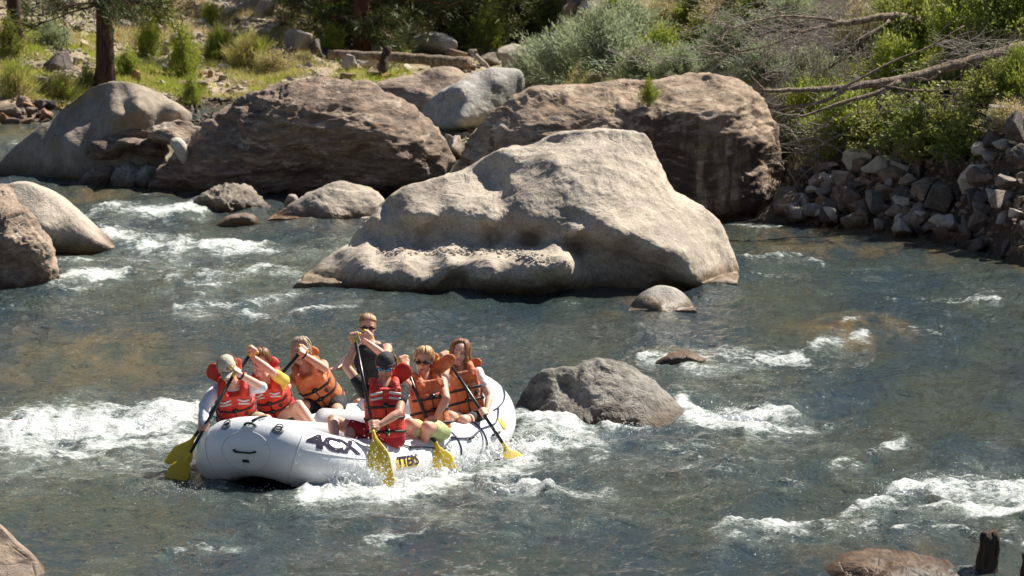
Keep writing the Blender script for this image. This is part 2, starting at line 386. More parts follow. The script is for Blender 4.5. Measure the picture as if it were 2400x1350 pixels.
def boulder(name, label, Y0, outline, ctr, inner, mat, back=1.0, amp=.05, freq=1.6, strata=1.0, ridge=.0, res=3.4, edge=5, seed=0, cat='boulder', group=None, gs=1.0, facet=0.0, skirt=2):
    o = np.asarray(outline, float); per = np.linalg.norm(o-np.roll(o, 1, 0), axis=1).sum()
    n = int(np.clip(per/res, 40, 900)); ol = smooth_closed(o, n); c = np.array(ctr, float)
    nr = int(np.clip(np.linalg.norm(ol-c, axis=1).mean()/res, 10, 160))
    rs = np.linspace(0, 1, nr+1)[1:]**.92; V = []; W = []
    uv = (c+rs[:, None, None]*(ol-c)).reshape(-1, 2)
    g = rbf([q[:2] for q in inner], [q[2]*gs for q in inner], uv)
    sfac = np.repeat((1-rs**edge)**.5, n)
    gf = g*sfac
    gc = rbf([q[:2] for q in inner], [q[2]*gs for q in inner], c[None])[0]
    d = np.stack([(uv[:, 0]-1200)/F, CP-(uv[:, 1]-675)/F*SP, -SP-(uv[:, 1]-675)/F*CP], 1)
    low = np.array([q[2]*gs for q in inner])[np.argsort([-q[1] for q in inner])[:max(1, len(inner)//5)]].mean()
    pyb = -934+101400/(Y0-low)
    ypl = lambda py: np.clip(101400/(934+np.minimum(py+skirt, pyb-3)), Y0-low*.85, Y0)      # the outline comes forward along the waterline
    yo = ypl(uv[:, 1]); yi = Y0-gf; yf = np.where(yi < yo, yi, yo) if low > 0 else yi
    t = yf/d[:, 1]; Vf = d*t[:, None]+[0, 0, H]
    cen = at(c[0], c[1], Y0-gc)
    nb = max(6, nr//3); rb = np.linspace(1, 0, nb+1)[1:-1]
    uvb = (c+rb[:, None, None]*(ol-c)).reshape(-1, 2)
    db = np.stack([(uvb[:, 0]-1200)/F, CP-(uvb[:, 1]-675)/F*SP, -SP-(uvb[:, 1]-675)/F*CP], 1)
    yb = ypl(uvb[:, 1]); tb = yb/db[:, 1]; Vb = db*tb[:, None]+[0, 0, H]; Vb[:, 1] += np.repeat(back*np.sqrt(1-rb**2), n)
    cb = at(c[0], c[1], Y0); cb[1] += back
    V = np.concatenate([Vf, Vb, cen[None], cb[None]])
    nrings = nr+nb-1; Fc = grid_faces(nrings, n, True)
    ic, ib = len(V)-2, len(V)-1; j = np.arange(n); j2 = (j+1) % n; last = (nrings-1)*n
    tri = np.concatenate([np.stack([np.full(n, ic), j, j2, j2], 1), np.stack([last+j2, last+j, np.full(n, ib), np.full(n, ib)], 1)])
    # normals (from the quads), then displacement
    f = Fc; e1 = V[f[:, 2]]-V[f[:, 0]]; e2 = V[f[:, 3]]-V[f[:, 1]]; fn = np.cross(e1, e2)
    N = np.zeros_like(V)
    for k in range(4): np.add.at(N, f[:, k], fn)
    N[ic] = (0, -1, 0); N[ib] = (0, 1, 0)
    N /= np.linalg.norm(N, axis=1)[:, None]+1e-12
    if N[:nr*n, 1].mean() > 0: N = -N; N[ic] = (0, -1, 0); N[ib] = (0, 1, 0)
    q = V*[1, 1, strata]; q = q+.25*np.stack([pn(V*1.1, 40+seed), pn(V*1.1, 41+seed), pn(V*1.1, 42+seed)], -1)
    disp = amp*fbm(q*freq, 5, seed)
    if ridge: disp = disp+ridge*(fbm(q*freq*1.4, 5, seed+20, .55, True)-.8)
    if facet:
        a = fbm(V*freq*.9, 2, seed+31); disp = disp+facet*(np.floor(a*3.2+pn(V*3, seed)*.25)/3.2)
    V = V+N*disp[:, None]
    m4 = np.concatenate([Fc, tri]); me = bpy.data.meshes.new(name)
    quads = m4[:len(Fc)]; tris = np.concatenate([np.stack([np.full(n, ic), j, j2], 1), np.stack([last+j2, last+j, np.full(n, ib)], 1)])
    me.vertices.add(len(V)); me.vertices.foreach_set('co', V.astype(np.float32).ravel())
    loops = np.concatenate([quads.ravel(), tris.ravel()]).astype(np.int32); me.loops.add(len(loops)); me.loops.foreach_set('vertex_index', loops)
    npoly = len(quads)+len(tris); me.polygons.add(npoly)
    st = np.concatenate([np.arange(len(quads))*4, len(quads)*4+np.arange(len(tris))*3]).astype(np.int32)
    me.polygons.foreach_set('loop_start', st); me.polygons.foreach_set('loop_total', np.concatenate([np.full(len(quads), 4), np.full(len(tris), 3)]).astype(np.int32))
    me.polygons.foreach_set('use_smooth', np.ones(npoly, bool)); me.update(calc_edges=True); me.validate()
    me.flip_normals() if N is None else None
    me.materials.append(mat)
    return tag(link(name, me), label, cat, group)
def wl(py, g=0): return 101400.0/(py+934)+g       # depth of the waterline at a pixel row
BO = []
boulder('boulder', 'long pale boulder at far left with a smooth shaded blue-grey face and a sunlit crest', wl(425, .7),
  [(-10, 400), (10, 370), (32, 345), (90, 300), (128, 280), (150, 252), (180, 228), (215, 205), (262, 190), (310, 192), (360, 210), (410, 233), (446, 257), (450, 275), (446, 286), (440, 320), (430, 400), (400, 450), (200, 455), (60, 450), (-15, 445)],
  (230, 330), [(60, 400, .15), (60, 350, .15), (150, 400, .5), (140, 300, .15), (160, 330, .45), (215, 340, .5), (235, 235, .08), (262, 205, .08), (300, 222, .25), (290, 250, .5), (300, 400, .9), (250, 400, .7), (300, 300, .65), (320, 243, .7), (280, 260, .55), (420, 257, .55), (380, 285, .45), (440, 270, .3), (380, 225, .2), (400, 400, .7)],
  M['bluegrey'], back=1.2, amp=.035, freq=1.9, seed=3, edge=10)
boulder('boulder', 'long flat dark slab with a lit top leaning against the pale boulder at far left', wl(430, .3),
  [(203, 348), (215, 333), (250, 320), (298, 305), (340, 306), (372, 318), (396, 340), (400, 362), (372, 366), (330, 364), (270, 375), (215, 375), (203, 362)],
  (300, 342), [(300, 318, .12), (300, 330, .4), (300, 355, .32), (230, 350, .3), (370, 345, .35)], M['brown'], back=.6, amp=.03, freq=3, strata=3, res=2.5, seed=4)
boulder('boulder', 'flat rough rock behind the dark slab between the two large shaded boulders', wl(430, .0),
  [(340, 318), (352, 296), (398, 284), (450, 288), (478, 305), (470, 335), (440, 345), (390, 340), (360, 335)],
  (410, 312), [(410, 295, .1), (410, 315, .35), (450, 320, .2)], M['pinkbrown'], back=.5, amp=.04, freq=3.5, strata=2, res=2.5, seed=5)
boulder('boulder', 'low dark rock at the waterline under the flat slab, shadowed side towards the river', wl(432, .15),
  [(172, 440), (190, 415), (215, 395), (248, 385), (268, 392), (265, 450), (230, 460), (180, 455)],
  (225, 425), [(225, 425, .25)], M['brown'], back=.5, amp=.03, freq=3, res=2.5, seed=6)
boulder('boulder', 'broken pale sunlit rock at the waterline beside the dark slab', wl(432, .25),
  [(235, 428), (250, 405), (300, 380), (345, 375), (368, 388), (372, 415), (360, 450), (300, 455), (245, 455)],
  (305, 418), [(300, 395, .2), (305, 420, .4)], M['lichen'], back=.5, amp=.05, freq=4, facet=.08, res=2.5, seed=7)
boulder('boulder', 'small upright pointed pale stone wedged beside the large dark boulder', wl(455, .3),
  [(398, 330), (414, 318), (428, 328), (444, 350), (440, 382), (430, 392), (414, 370), (404, 350)],
  (420, 350), [(420, 350, .16)], M['rubble4'], back=.2, amp=.02, freq=4, res=2.5, seed=8)
boulder('boulder', 'very large dark brown layered boulder left of centre, lit top and deeply shaded front', wl(463, .8),
  [(348, 450), (350, 418), (372, 396), (405, 365), (440, 330), (462, 305), (480, 288), (520, 262), (560, 235), (618, 210), (680, 190), (750, 184), (830, 195), (900, 220), (960, 250), (1010, 290), (1045, 325), (1068, 362), (1073, 385), (1050, 405), (1008, 425), (960, 440), (905, 470), (850, 500), (700, 500), (500, 495), (400, 490), (352, 480)],
  (700, 340), [(420, 400, .15), (440, 440, .2), (520, 300, .25), (600, 245, .3), (640, 265, .75), (750, 215, .45), (740, 250, .8), (850, 260, .85), (920, 290, .9), (980, 330, .85), (1040, 375, .5), (500, 430, .4), (560, 350, .55), (600, 430, .6),
   (700, 300, .95), (750, 340, .9), (850, 320, 1.05), (860, 360, .9), (700, 430, .6), (800, 430, .65), (800, 390, .75), (930, 360, 1.1), (930, 400, .95), (1000, 390, .8), (890, 240, .5), (960, 290, .55)],
  M['brown'], back=1.8, amp=.07, freq=1.5, strata=1.9, ridge=.045, seed=9)
boulder('boulder', 'rounded brown boulder in the gap behind the two largest rocks', wl(300, .4),
  [(850, 205), (890, 190), (960, 178), (1010, 163), (1050, 150), (1082, 160), (1104, 185), (1095, 240), (1050, 310), (1000, 310), (940, 270), (880, 240)],
  (990, 225), [(990, 180, .2), (1000, 220, .6), (900, 215, .3), (1060, 200, .5), (1040, 270, .8)], M['pinkbrown'], back=1, amp=.04, freq=2, strata=2, seed=10)
boulder('boulder', 'two-toned boulder behind the centre gap, flat shaded grey side and bright lichen-speckled side', 80.6,
  [(988, 262), (1000, 240), (1028, 215), (1058, 200), (1080, 186), (1128, 163), (1180, 157), (1215, 162), (1228, 180), (1225, 225), (1200, 260), (1140, 300), (1060, 315), (1015, 310), (995, 290)],
  (1085, 235), [(1010, 265, .08), (1040, 230, .3), (1072, 200, .6), (1075, 280, .8), (1040, 280, .4), (1120, 180, .25), (1110, 230, .6), (1170, 190, .3), (1200, 220, .2), (1130, 270, .6)],
  M['lichen'], back=1, amp=.03, freq=2.5, seed=11)
boulder('boulder', 'huge brown boulder right of centre with layered top and dark stained front wall', wl(520, .95),
  [(1040, 430), (1066, 400), (1082, 368), (1100, 320), (1130, 280), (1170, 245), (1220, 215), (1290, 204), (1350, 206), (1400, 196), (1480, 191), (1550, 192), (1620, 180), (1680, 177), (1732, 185), (1768, 206), (1795, 240), (1810, 272), (1824, 305), (1830, 350), (1832, 430), (1830, 550), (1760, 560), (1680, 560), (1600, 545), (1400, 510), (1150, 460)],
  (1500, 350), [(1100, 380, .5), (1120, 420, .7), (1150, 330, .55), (1200, 260, .35), (1250, 300, .75), (1300, 240, .4), (1320, 300, .85), (1350, 340, 1.0), (1430, 285, .8), (1430, 235, .45), (1500, 222, .35), (1500, 255, .8), (1550, 245, .85), (1650, 205, .4), (1650, 235, .9), (1720, 235, .95), (1775, 260, .7),
   (1480, 300, .95), (1560, 310, 1.0), (1600, 300, 1.1), (1590, 370, .95), (1680, 300, 1.15), (1760, 330, .95), (1700, 400, 1.0), (1620, 450, .85), (1700, 500, .85), (1780, 430, .75), (1815, 400, .35), (1815, 500, .35), (1795, 310, .6), (1400, 400, 1.0)],
  M['stained'], back=2.0, amp=.045, freq=1.4, strata=2.0, ridge=.032, seed=12)
boulder('boulder', 'largest pale granite boulder in mid-river with sloping top and a gravel ledge', wl(690, 1.65),
  [(675, 690), (700, 662), (740, 625), (788, 588), (818, 581), (835, 550), (862, 508), (900, 470), (950, 440), (1010, 424), (1060, 412), (1085, 404), (1120, 380), (1160, 356), (1210, 345), (1250, 341), (1290, 320), (1350, 310), (1430, 306), (1490, 309), (1520, 320), (1536, 352), (1556, 398), (1582, 450), (1620, 474), (1662, 496), (1692, 530), (1716, 582), (1728, 622), (1735, 660), (1700, 690), (1640, 740), (1500, 760), (1300, 760), (1100, 760), (900, 750), (750, 740), (680, 715)],
  (1260, 560), [(1400, 325, .15), (1480, 330, .2), (1300, 345, .2), (1300, 365, .5), (1200, 370, .25), (1400, 380, .6), (1500, 370, .35), (1450, 430, .9), (1520, 450, .8), (1300, 430, .85), (1215, 390, .35), (1185, 400, .22), (1200, 430, .6), (1160, 440, .35), (1100, 430, .3), (1000, 450, .3), (1050, 470, .6), (900, 490, .25), (930, 480, .35),
   (860, 545, .35), (880, 500, .4), (950, 500, .62), (1000, 510, .8), (1080, 500, .85), (1150, 520, 1.1), (1250, 510, 1.2), (1350, 520, 1.4), (1450, 510, 1.35), (1510, 520, 1.3), (1560, 520, 1.0), (1540, 580, 1.62), (1585, 550, 1.2), (1600, 590, 1.5),
   (1450, 545, 1.62), (1350, 548, 1.45), (1250, 540, 1.12), (1150, 545, .92), (1050, 540, .72), (950, 535, .55), (900, 568, .5), (1000, 570, .62), (1150, 572, .92), (1250, 574, 1.1), (1340, 590, 1.25), (1400, 610, 1.2), (1480, 625, 1.2), (1560, 650, 1.2), (1450, 590, 1.3),
   (900, 590, .8), (960, 586, .95), (1100, 586, 1.2), (1250, 588, 1.45), (1330, 605, 1.75), (1300, 635, 2.05), (1150, 612, 1.75), (1050, 608, 1.6), (950, 606, 1.4), (850, 600, 1.0), (790, 605, .6), (750, 640, .7), (820, 645, 1.15), (880, 640, 1.5), (960, 640, 1.75), (1040, 640, 1.7), (1080, 650, 1.5), (1120, 640, 1.85), (1220, 650, 2.0),
   (700, 675, .3), (800, 680, 1.0), (880, 680, 1.45), (960, 680, 1.75), (1060, 670, 1.5), (1100, 680, 1.6), (1200, 675, 1.8), (1300, 675, 1.65), (1400, 670, 1.2), (1500, 680, 1.2), (1610, 685, 1.25), (1635, 655, 1.35), (1608, 620, 1.5), (1650, 600, .95), (1620, 530, .7), (1640, 500, .35), (1680, 570, .5), (1700, 630, .5), (1690, 660, .6), (1400, 740, 1.3), (900, 740, 1.3), (1150, 740, 1.5)],
  M['pale'], back=2.2, amp=.03, freq=1.8, ridge=.016, seed=13, res=3.0, edge=9, skirt=13)
boulder('boulder', 'low pale rock at the waterline in front of the large dark layered boulder', wl(514, .5),
  [(600, 530), (640, 508), (680, 480), (720, 455), (760, 435), (800, 427), (850, 435), (885, 445), (900, 465), (905, 500), (880, 530), (750, 540), (640, 540)],
  (770, 485), [(780, 440, .15), (780, 475, .45), (700, 490, .3), (860, 480, .35), (780, 510, .6)], M['pale'], back=.9, amp=.03, freq=2.2, seed=14, ridge=.015)
boulder('boulder', 'small rugged rock with folded pale top in the water at left of centre', wl(492, .35),
  [(425, 505), (445, 485), (475, 455), (500, 440), (540, 433), (575, 434), (598, 448), (605, 468), (625, 478), (648, 492), (640, 510), (560, 515), (450, 515)],
  (535, 475), [(530, 450, .15), (530, 475, .35), (590, 480, .25), (480, 490, .3)], M['rubble1'], back=.6, amp=.05, freq=3.5, ridge=.03, seed=15)
boulder('boulder', 'flat pinkish rock barely breaking the surface below the small rugged rock', wl(525, .2),
  [(490, 535), (510, 520), (540, 502), (575, 497), (598, 504), (608, 520), (600, 540), (540, 545)], (555, 521), [(555, 521, .25)], M['pinkbrown'], back=.5, amp=.02, freq=3, seed=16)
boulder('boulder', 'tiny pale stone wedged between two rocks in front of the layered boulder', wl(486, .05), [(664, 490), (668, 465), (680, 454), (694, 457), (702, 472), (700, 492)], (683, 474), [(683, 474, .12)], M['rubble4'], back=.15, amp=.02, freq=5, res=2, seed=17)
boulder('boulder', 'smooth pale sloping boulder near the left edge beside the white rapid', wl(588, .6),
  [(-60, 450), (0, 436), (22, 428), (60, 427), (110, 445), (158, 478), (200, 513), (250, 558), (300, 594), (280, 620), (120, 625), (-60, 625)],
  (110, 525), [(60, 450, .15), (120, 480, .3), (100, 530, .6), (200, 560, .45), (100, 575, .5), (230, 590, .5)], M['pale'], back=1.2, amp=.02, freq=1.5, seed=18)
boulder('boulder', 'rough brown boulder cut by the left edge of the photo, undercut above the water', wl(688, .8),
  [(-200, 470), (-80, 436), (0, 428), (22, 450), (62, 498), (98, 548), (114, 563), (128, 590), (124, 618), (134, 630), (138, 658), (118, 690), (60, 730), (0, 735), (-200, 740)],
  (0, 590), [(0, 450, .15), (20, 500, .4), (60, 550, .5), (80, 600, .55), (20, 560, .65), (0, 640, .45), (50, 650, .45), (100, 650, .3), (60, 625, .35), (60, 690, .5), (0, 700, .5)],
  M['pinkbrown'], back=1.3, amp=.05, freq=1.8, ridge=.03, strata=1.4, facet=.06, seed=19)
boulder('boulder', 'dark speckled triangular boulder directly beside the stern of the raft', wl(1010, .75),
  [(1196, 1000), (1208, 955), (1220, 925), (1242, 893), (1272, 868), (1320, 861), (1350, 866), (1370, 850), (1398, 840), (1430, 840), (1470, 857), (1510, 885), (1545, 903), (1572, 932), (1600, 962), (1640, 990), (1688, 1018), (1700, 1060), (1400, 1080), (1250, 1070), (1190, 1050)],
  (1410, 955), [(1300, 885, .12), (1250, 920, .12), (1300, 930, .3), (1240, 980, .3), (1330, 905, .12), (1370, 900, .3), (1420, 870, .2), (1400, 930, .5), (1340, 960, .5), (1480, 900, .32), (1500, 950, .6), (1560, 960, .4), (1430, 980, .7), (1540, 1000, .75), (1330, 1000, .65), (1620, 1010, .5), (1420, 1030, .75), (1470, 940, .55)],
  M['darkgranite'], back=.9, amp=.024, freq=2.4, ridge=.016, seed=20, res=2.6, skirt=8)
boulder('boulder', 'small smooth rounded pale dome of rock below the largest boulder', wl(730, .45),
  [(1462, 745), (1478, 715), (1500, 688), (1530, 670), (1560, 667), (1590, 676), (1612, 695), (1628, 717), (1640, 750), (1560, 770), (1480, 765)],
  (1550, 718), [(1550, 690, .2), (1550, 715, .4), (1500, 720, .3), (1600, 720, .3), (1550, 740, .5)], M['palegrey'], back=.5, amp=.012, freq=2.5, seed=21, res=2.6)
boulder('boulder', 'brown rock corner cut by the bottom left corner of the photo', 44.1,
  [(-160, 1120), (-80, 1175), (0, 1233), (20, 1252), (42, 1276), (68, 1298), (92, 1322), (118, 1348), (150, 1384), (180, 1430), (160, 1520), (-160, 1520)], (-20, 1400), [(0, 1260, .06), (0, 1350, .35), (60, 1330, .12), (60, 1370, .3), (100, 1380, .25)], M['pinkbrown'], back=.7, amp=.02, freq=2, seed=22, strata=1.5)
boulder('boulder', 'orange-brown wet rock just under the surface at the bottom edge', 44.3,
  [(1880, 1362), (1930, 1330), (2000, 1308), (2080, 1304), (2150, 1312), (2230, 1330), (2290, 1352), (2300, 1420), (1900, 1420)], (2080, 1350), [(2080, 1320, .3), (2080, 1350, .7), (1960, 1350, .4), (2200, 1350, .5)], M['wetbrown'], back=.9, amp=.03, freq=3.5, seed=23)
boulder('boulder', 'dark submerged rock with water sliding over it, right of the raft and far from shore', 59.35,
  [(1850, 812), (1890, 780), (1930, 766), (2000, 764), (2060, 770), (2110, 784), (2130, 812), (2000, 835)], (1985, 790), [(1985, 785, .6)], M['wetbrown'], back=.8, amp=.02, freq=3, seed=24)
boulder('boulder', 'narrow orange wet rock tip above the foam beyond the dark triangular boulder', 56.55,
  [(1515, 858), (1540, 840), (1575, 828), (1610, 826), (1640, 832), (1660, 842), (1650, 870), (1560, 875)], (1595, 848), [(1595, 846, .3)], M['wetbrown'], back=.4, amp=.02, freq=4, seed=25)
boulder('boulder', 'submerged yellow-brown rock at the left edge just above the white foam', wl(1012, .4),
  [(-60, 1020), (-20, 995), (30, 980), (65, 984), (88, 1004), (80, 1030), (0, 1040)], (20, 1008), [(20, 1004, .4)], M['wetbrown'], back=.5, amp=.02, freq=4, seed=26)
# ---------------------------------------------------------------- loose rocks: a few shapes, copied
def rock_proto(seed, n=14, blocky=.5):
    r = np.random.default_rng(seed); bm = bmesh.new()
    for _ in range(n):
        v = r.normal(size=3); v /= np.linalg.norm(v); v = v*(1-blocky)+blocky*v/np.abs(v).max()*.75
        bm.verts.new(v*r.uniform(.85, 1.05))
    bmesh.ops.convex_hull(bm, input=bm.verts[:])
    bmesh.ops.delete(bm, geom=[v for v in bm.verts if not v.link_faces], context='VERTS')
    bmesh.ops.bevel(bm, geom=bm.edges[:], offset=.035, segments=1, affect='EDGES')
    bmesh.ops.triangulate(bm, faces=bm.faces[:])
    for _ in range(3):
        lg = [e for e in bm.edges if e.calc_length() > .16]
        if lg: bmesh.ops.subdivide_edges(bm, edges=lg, cuts=1)
        bmesh.ops.triangulate(bm, faces=bm.faces[:])
    bm.normal_update(); V = np.array([v.co for v in bm.verts]); N = np.array([v.normal for v in bm.verts])
    V = V+N*(.045*fbm(V*1.6, 3, seed)+.018*fbm(V*7, 3, seed+1))[:, None]
    for v, c in zip(bm.verts, V): v.co = c
    me = bpy.data.meshes.new('rock'); bm.to_mesh(me); bm.free(); me.polygons.foreach_set('use_smooth', [True]*len(me.polygons)); return me
_protos = [rock_proto(100+k, 9+2*(k % 4), .25+.1*(k % 4)) for k in range(9)]
_pm = {}
def rock(px, py, w, h, matk, label, Y=None, group=None, rot=None, k=None, name='rock', cat='rock', dpt=None, sink=0.0):
    """rock whose visible box is centred on the pixel with size w x h pixels"""
    k = random.randrange(len(_protos)) if k is None else k
    if (k, matk) not in _pm: m = _protos[k].copy(); m.materials.append(M[matk]); _pm[(k, matk)] = m
    if Y is None: Y = G(px, py+h*.35)[1]
    c = at(px, py, Y); s = Y/F
    o = link(name, _pm[(k, matk)])
    o.location = c; o.scale = (w*s*.6, (dpt or (w+h)/2)*s*.55, h*s*.6)
    o.rotation_euler = rot or (random.uniform(-.3, .3), random.uniform(-.35, .35), random.uniform(-.6, .6))
    return tag(o, label, cat, group)
for a in [
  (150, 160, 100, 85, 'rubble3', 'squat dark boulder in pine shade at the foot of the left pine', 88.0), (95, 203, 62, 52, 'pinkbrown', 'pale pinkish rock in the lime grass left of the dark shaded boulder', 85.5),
  (322, 178, 28, 32, 'orange', 'small rounded orange rock beside the left pine on the bank'), (392, 162, 44, 34, 'rubble4', 'bright angular white rock in the grass right of the left pine'),
  (452, 200, 82, 26, 'rubble2', 'long flat brown rock lying like a log in the lime grass'), (475, 174, 16, 22, 'orange', 'smaller of two orange stones standing behind the flat brown rock'), (491, 175, 20, 24, 'orange', 'larger orange stone standing behind the flat brown rock'),
  (523, 182, 24, 20, 'rubble1', 'grey stone right of the orange stones in the grass'), (605, 170, 18, 16, 'rubble4', 'small round white stone in the dry grass at upper left centre'),
  (365, 118, 26, 34, 'rubble4', 'pale stone half hidden by a lime bush above the white rock'), (390, 112, 22, 32, 'rubble1', 'grey stone touching the pale one above the white rock'),
  (545, 25, 46, 30, 'rubble4', 'slanting white slab high on the dry slope'), (620, 20, 60, 50, 'pale', 'rounded pale boulder high on the dry slope at the top edge'), (475, 52, 34, 20, 'rubble4', 'pale flat stone on the dry slope below the slab'),
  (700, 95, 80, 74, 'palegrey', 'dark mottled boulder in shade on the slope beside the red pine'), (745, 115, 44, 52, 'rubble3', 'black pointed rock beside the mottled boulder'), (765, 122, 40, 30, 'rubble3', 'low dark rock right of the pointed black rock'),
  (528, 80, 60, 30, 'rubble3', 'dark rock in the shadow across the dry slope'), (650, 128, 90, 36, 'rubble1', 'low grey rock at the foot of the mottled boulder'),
  (820, 148, 42, 42, 'palegrey', 'round grey rock left of the black stump'), (860, 150, 60, 46, 'palegrey', 'sloping grey rock with a light edge left of the black stump'), (880, 115, 40, 30, 'rubble4', 'pale rock behind the black stump'),
  (1030, 105, 160, 62, 'palegrey', 'long wedge-shaped grey boulder lying behind the fallen log'), (1068, 127, 60, 34, 'pinkbrown', 'brown rounded rock in front of the wedge-shaped grey boulder'),
  (1100, 70, 64, 62, 'palegrey', 'grey boulder half hidden by pine boughs at the top centre'), (1205, 135, 90, 66, 'pale', 'pale pyramid-shaped boulder left of the sage bushes'), (1150, 140, 60, 36, 'rubble1', 'grey rock under the forked dead branch'),
  (1085, 155, 80, 24, 'pinkbrown', 'flat brown rock in front of the wedge boulder'), (880, 172, 60, 22, 'rubble2', 'brown rock on the grass behind the layered boulder'), (815, 178, 46, 22, 'rubble2', 'dark low rock on the grass behind the layered boulder'), (905, 178, 34, 16, 'orange', 'reddish stone on the grass behind the layered boulder'),
  (1395, 25, 90, 80, 'pale', 'tall pale rock outcrop at the top edge right of the pines'), (1345, 20, 50, 50, 'rubble2', 'shaded brown rock beside the pale outcrop at the top edge'), (1465, 118, 70, 34, 'rubble1', 'grey rocks showing between the sage bushes'), (1640, 130, 60, 30, 'rubble3', 'dark rock under the grey twigs at the right'),
  (2025, 25, 75, 32, 'rubble2', 'reddish rock behind the upper fallen trunk at the top edge'),
  (1092, 308, 56, 20, 'pinkbrown', 'flat pinkish stone in the gap behind the largest boulders'), (1070, 350, 50, 70, 'pale', 'smooth pale rock filling the gap between the two largest brown boulders'),
  (60, 245, 40, 28, 'rubble2', 'brown wedge-shaped stone at the water edge on the far left'), (103, 250, 66, 34, 'rubble3', 'dark overhanging stone at the water edge on the far left'),
  (2305, 592, 72, 28, 'rubble3', 'low dark wet rock in the shallow water near the right edge', 67.0), (2385, 598, 54, 60, 'pinkbrown', 'rounded brown rock in the water cut by the right edge', 66.2), (2375, 548, 84, 100, 'palegrey', 'big grey speckled boulder at the right edge above the water', 67.3),
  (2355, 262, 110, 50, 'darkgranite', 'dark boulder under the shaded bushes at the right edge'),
]: rock(*a[:6], **({'Y': a[6]} if len(a) > 6 else {}), rot=(random.uniform(-.12, .12), random.uniform(-.15, .15), random.uniform(-.5, .5)))
# named stones of the rubble bank on the right
GR = 'broken rocks piled on the right bank'
NB = [(2236, 383, 70, 62, 'rubble2', 'large brown block with a rounded top, highest big block of the right rock pile'), (2320, 366, 56, 22, 'rubble4', 'white flat-topped rock near the top right of the pile'), (2150, 340, 66, 60, 'rubble2', 'brown boulder leaning in shade under the green bushes'),
 (2062, 340, 62, 56, 'rubble2', 'reddish brown rock under the grey driftwood tangle'), (2030, 312, 48, 44, 'rubble2', 'dark brown rock behind the reddish one beside the driftwood tangle'), (2050, 472, 64, 60, 'rubble1', 'big grey slanting block with pocked lower half above the water'), (2110, 470, 42, 40, 'rubble4', 'small bright white block with grey veins in the middle of the pile'),
 (1969, 465, 36, 66, 'rubble2', 'upright dark brown slab standing on end in the pile'), (1930, 456, 52, 36, 'rubble1', 'grey block with a lit right top, left part of the pile'), (1936, 496, 54, 28, 'rubble4', 'bright pointed white rock just above the water'), (1902, 444, 30, 20, 'rubble4', 'smooth white egg-shaped stone'),
 (2058, 526, 30, 34, 'rubble4', 'pale rock with a mossy yellow foot in the water'), (2206, 520, 62, 34, 'rubble4', 'pale rectangular slab tilted towards the water'), (2165, 448, 42, 52, 'pinkbrown', 'round brownish boulder in the middle of the pile'), (2205, 462, 84, 74, 'rubble3', 'largest blue-black boulder in the shade of the pile'), (2085, 428, 26, 24, 'palegrey', 'small round grey stone'),
 (2134, 426, 62, 30, 'rubble1', 'flat slab with a hollow dark underside'), (2108, 514, 24, 32, 'rubble4', 'narrow white wedge above the water'), (2130, 510, 30, 16, 'rubble4', 'small lit stone beside the narrow white wedge'), (2138, 544, 36, 20, 'rubble3', 'dark rock touching the water, lit on its left end'), (1986, 522, 34, 18, 'rubble2', 'low brown rock lying in the water'), (2300, 490, 62, 36, 'rubble1', 'broken grey block with a white chip on top'),
 (2290, 520, 60, 60, 'rubble2', 'dark blocky rock at the foot of the pile near the big grey boulder'), (2350, 470, 80, 60, 'rubble1', 'large slanting slab with a pale top edge at the right edge'), (2360, 425, 70, 40, 'rubble1', 'grey rock heap above the slanting slab at the right edge'), (2380, 500, 40, 30, 'rubble4', 'bright white chip behind the big grey boulder'), (2300, 410, 44, 34, 'rubble2', 'brown flat-topped rock below the white flat-topped rock'), (2330, 330, 60, 50, 'rubble3', 'dark mottled rock high in the shade at the right'), (2335, 297, 26, 12, 'rubble4', 'small bright stone high in the dark corner at the right'), (2385, 300, 60, 90, 'rubble3', 'dark boulder at the right edge below the brown shrub')]
for a in NB: rock(*a[:6], group=None, Y=G(a[0], a[1]+a[3]*.5)[1]-.12)
for a in [(1060, 330, 'pale'), (1095, 322, 'pale')]: pass
rr = random.Random(3)
def scatter(n, box, wr, mats, label, group, hf=(.5, .8), ok=None):
    c = 0; tries = 0
    while c < n and tries < n*20:
        tries += 1
        px = rr.uniform(box[0], box[2]); py = rr.uniform(box[1], box[3])
        if ok and not ok(px, py): continue
        w_ = rr.uniform(*wr)**1.0; h_ = w_*rr.uniform(*hf)
        rock(px, py, w_, h_, rr.choice(mats), label, group=group, rot=(rr.uniform(-.5, .5), rr.uniform(-.5, .5), rr.uniform(0, 6.3))); c += 1
def inpile(px, py):
    top = np.interp(px, [1835, 1950, 2050, 2150, 2250, 2330, 2400], [395, 385, 345, 320, 300, 275, 260])
    bot = np.interp(px, [1835, 1960, 2080, 2200, 2300, 2400], [520, 530, 545, 562, 580, 600]); return top < py < bot
scatter(104, (1836, 260, 2420, 600), (38, 92), ['rubble1', 'rubble2', 'rubble2', 'rubble3', 'rubble3', 'rubble4', 'palegrey', 'pinkbrown', 'rubble4'], 'angular grey or brown stone among the rocks piled on the right bank', GR, ok=inpile)
scatter(28, (0, 236, 180, 290), (24, 52), ['rubble1', 'rubble2', 'orange', 'rubble3', 'rubble2'], 'small stone of the rocky water edge at the far left', 'stones along the far left water edge')
scatter(10, (470, 212, 640, 238), (14, 30), ['rubble4', 'rubble2', 'rubble1'], 'small pale stone along the grassy water edge behind the left boulders', 'stones along the grassy water edge')
scatter(10, (1045, 300, 1125, 345), (14, 30), ['rubble4', 'pale', 'rubble4'], 'pale cobble in the gap between the two largest brown boulders', 'cobbles in the gap between the boulders')
scatter(48, (120, 0, 760, 205), (18, 46), ['rubble4', 'pale', 'rubble1', 'pale', 'rubble2'], 'loose pale stone on the dry grassy slope at the left', 'loose stones on the left slope')
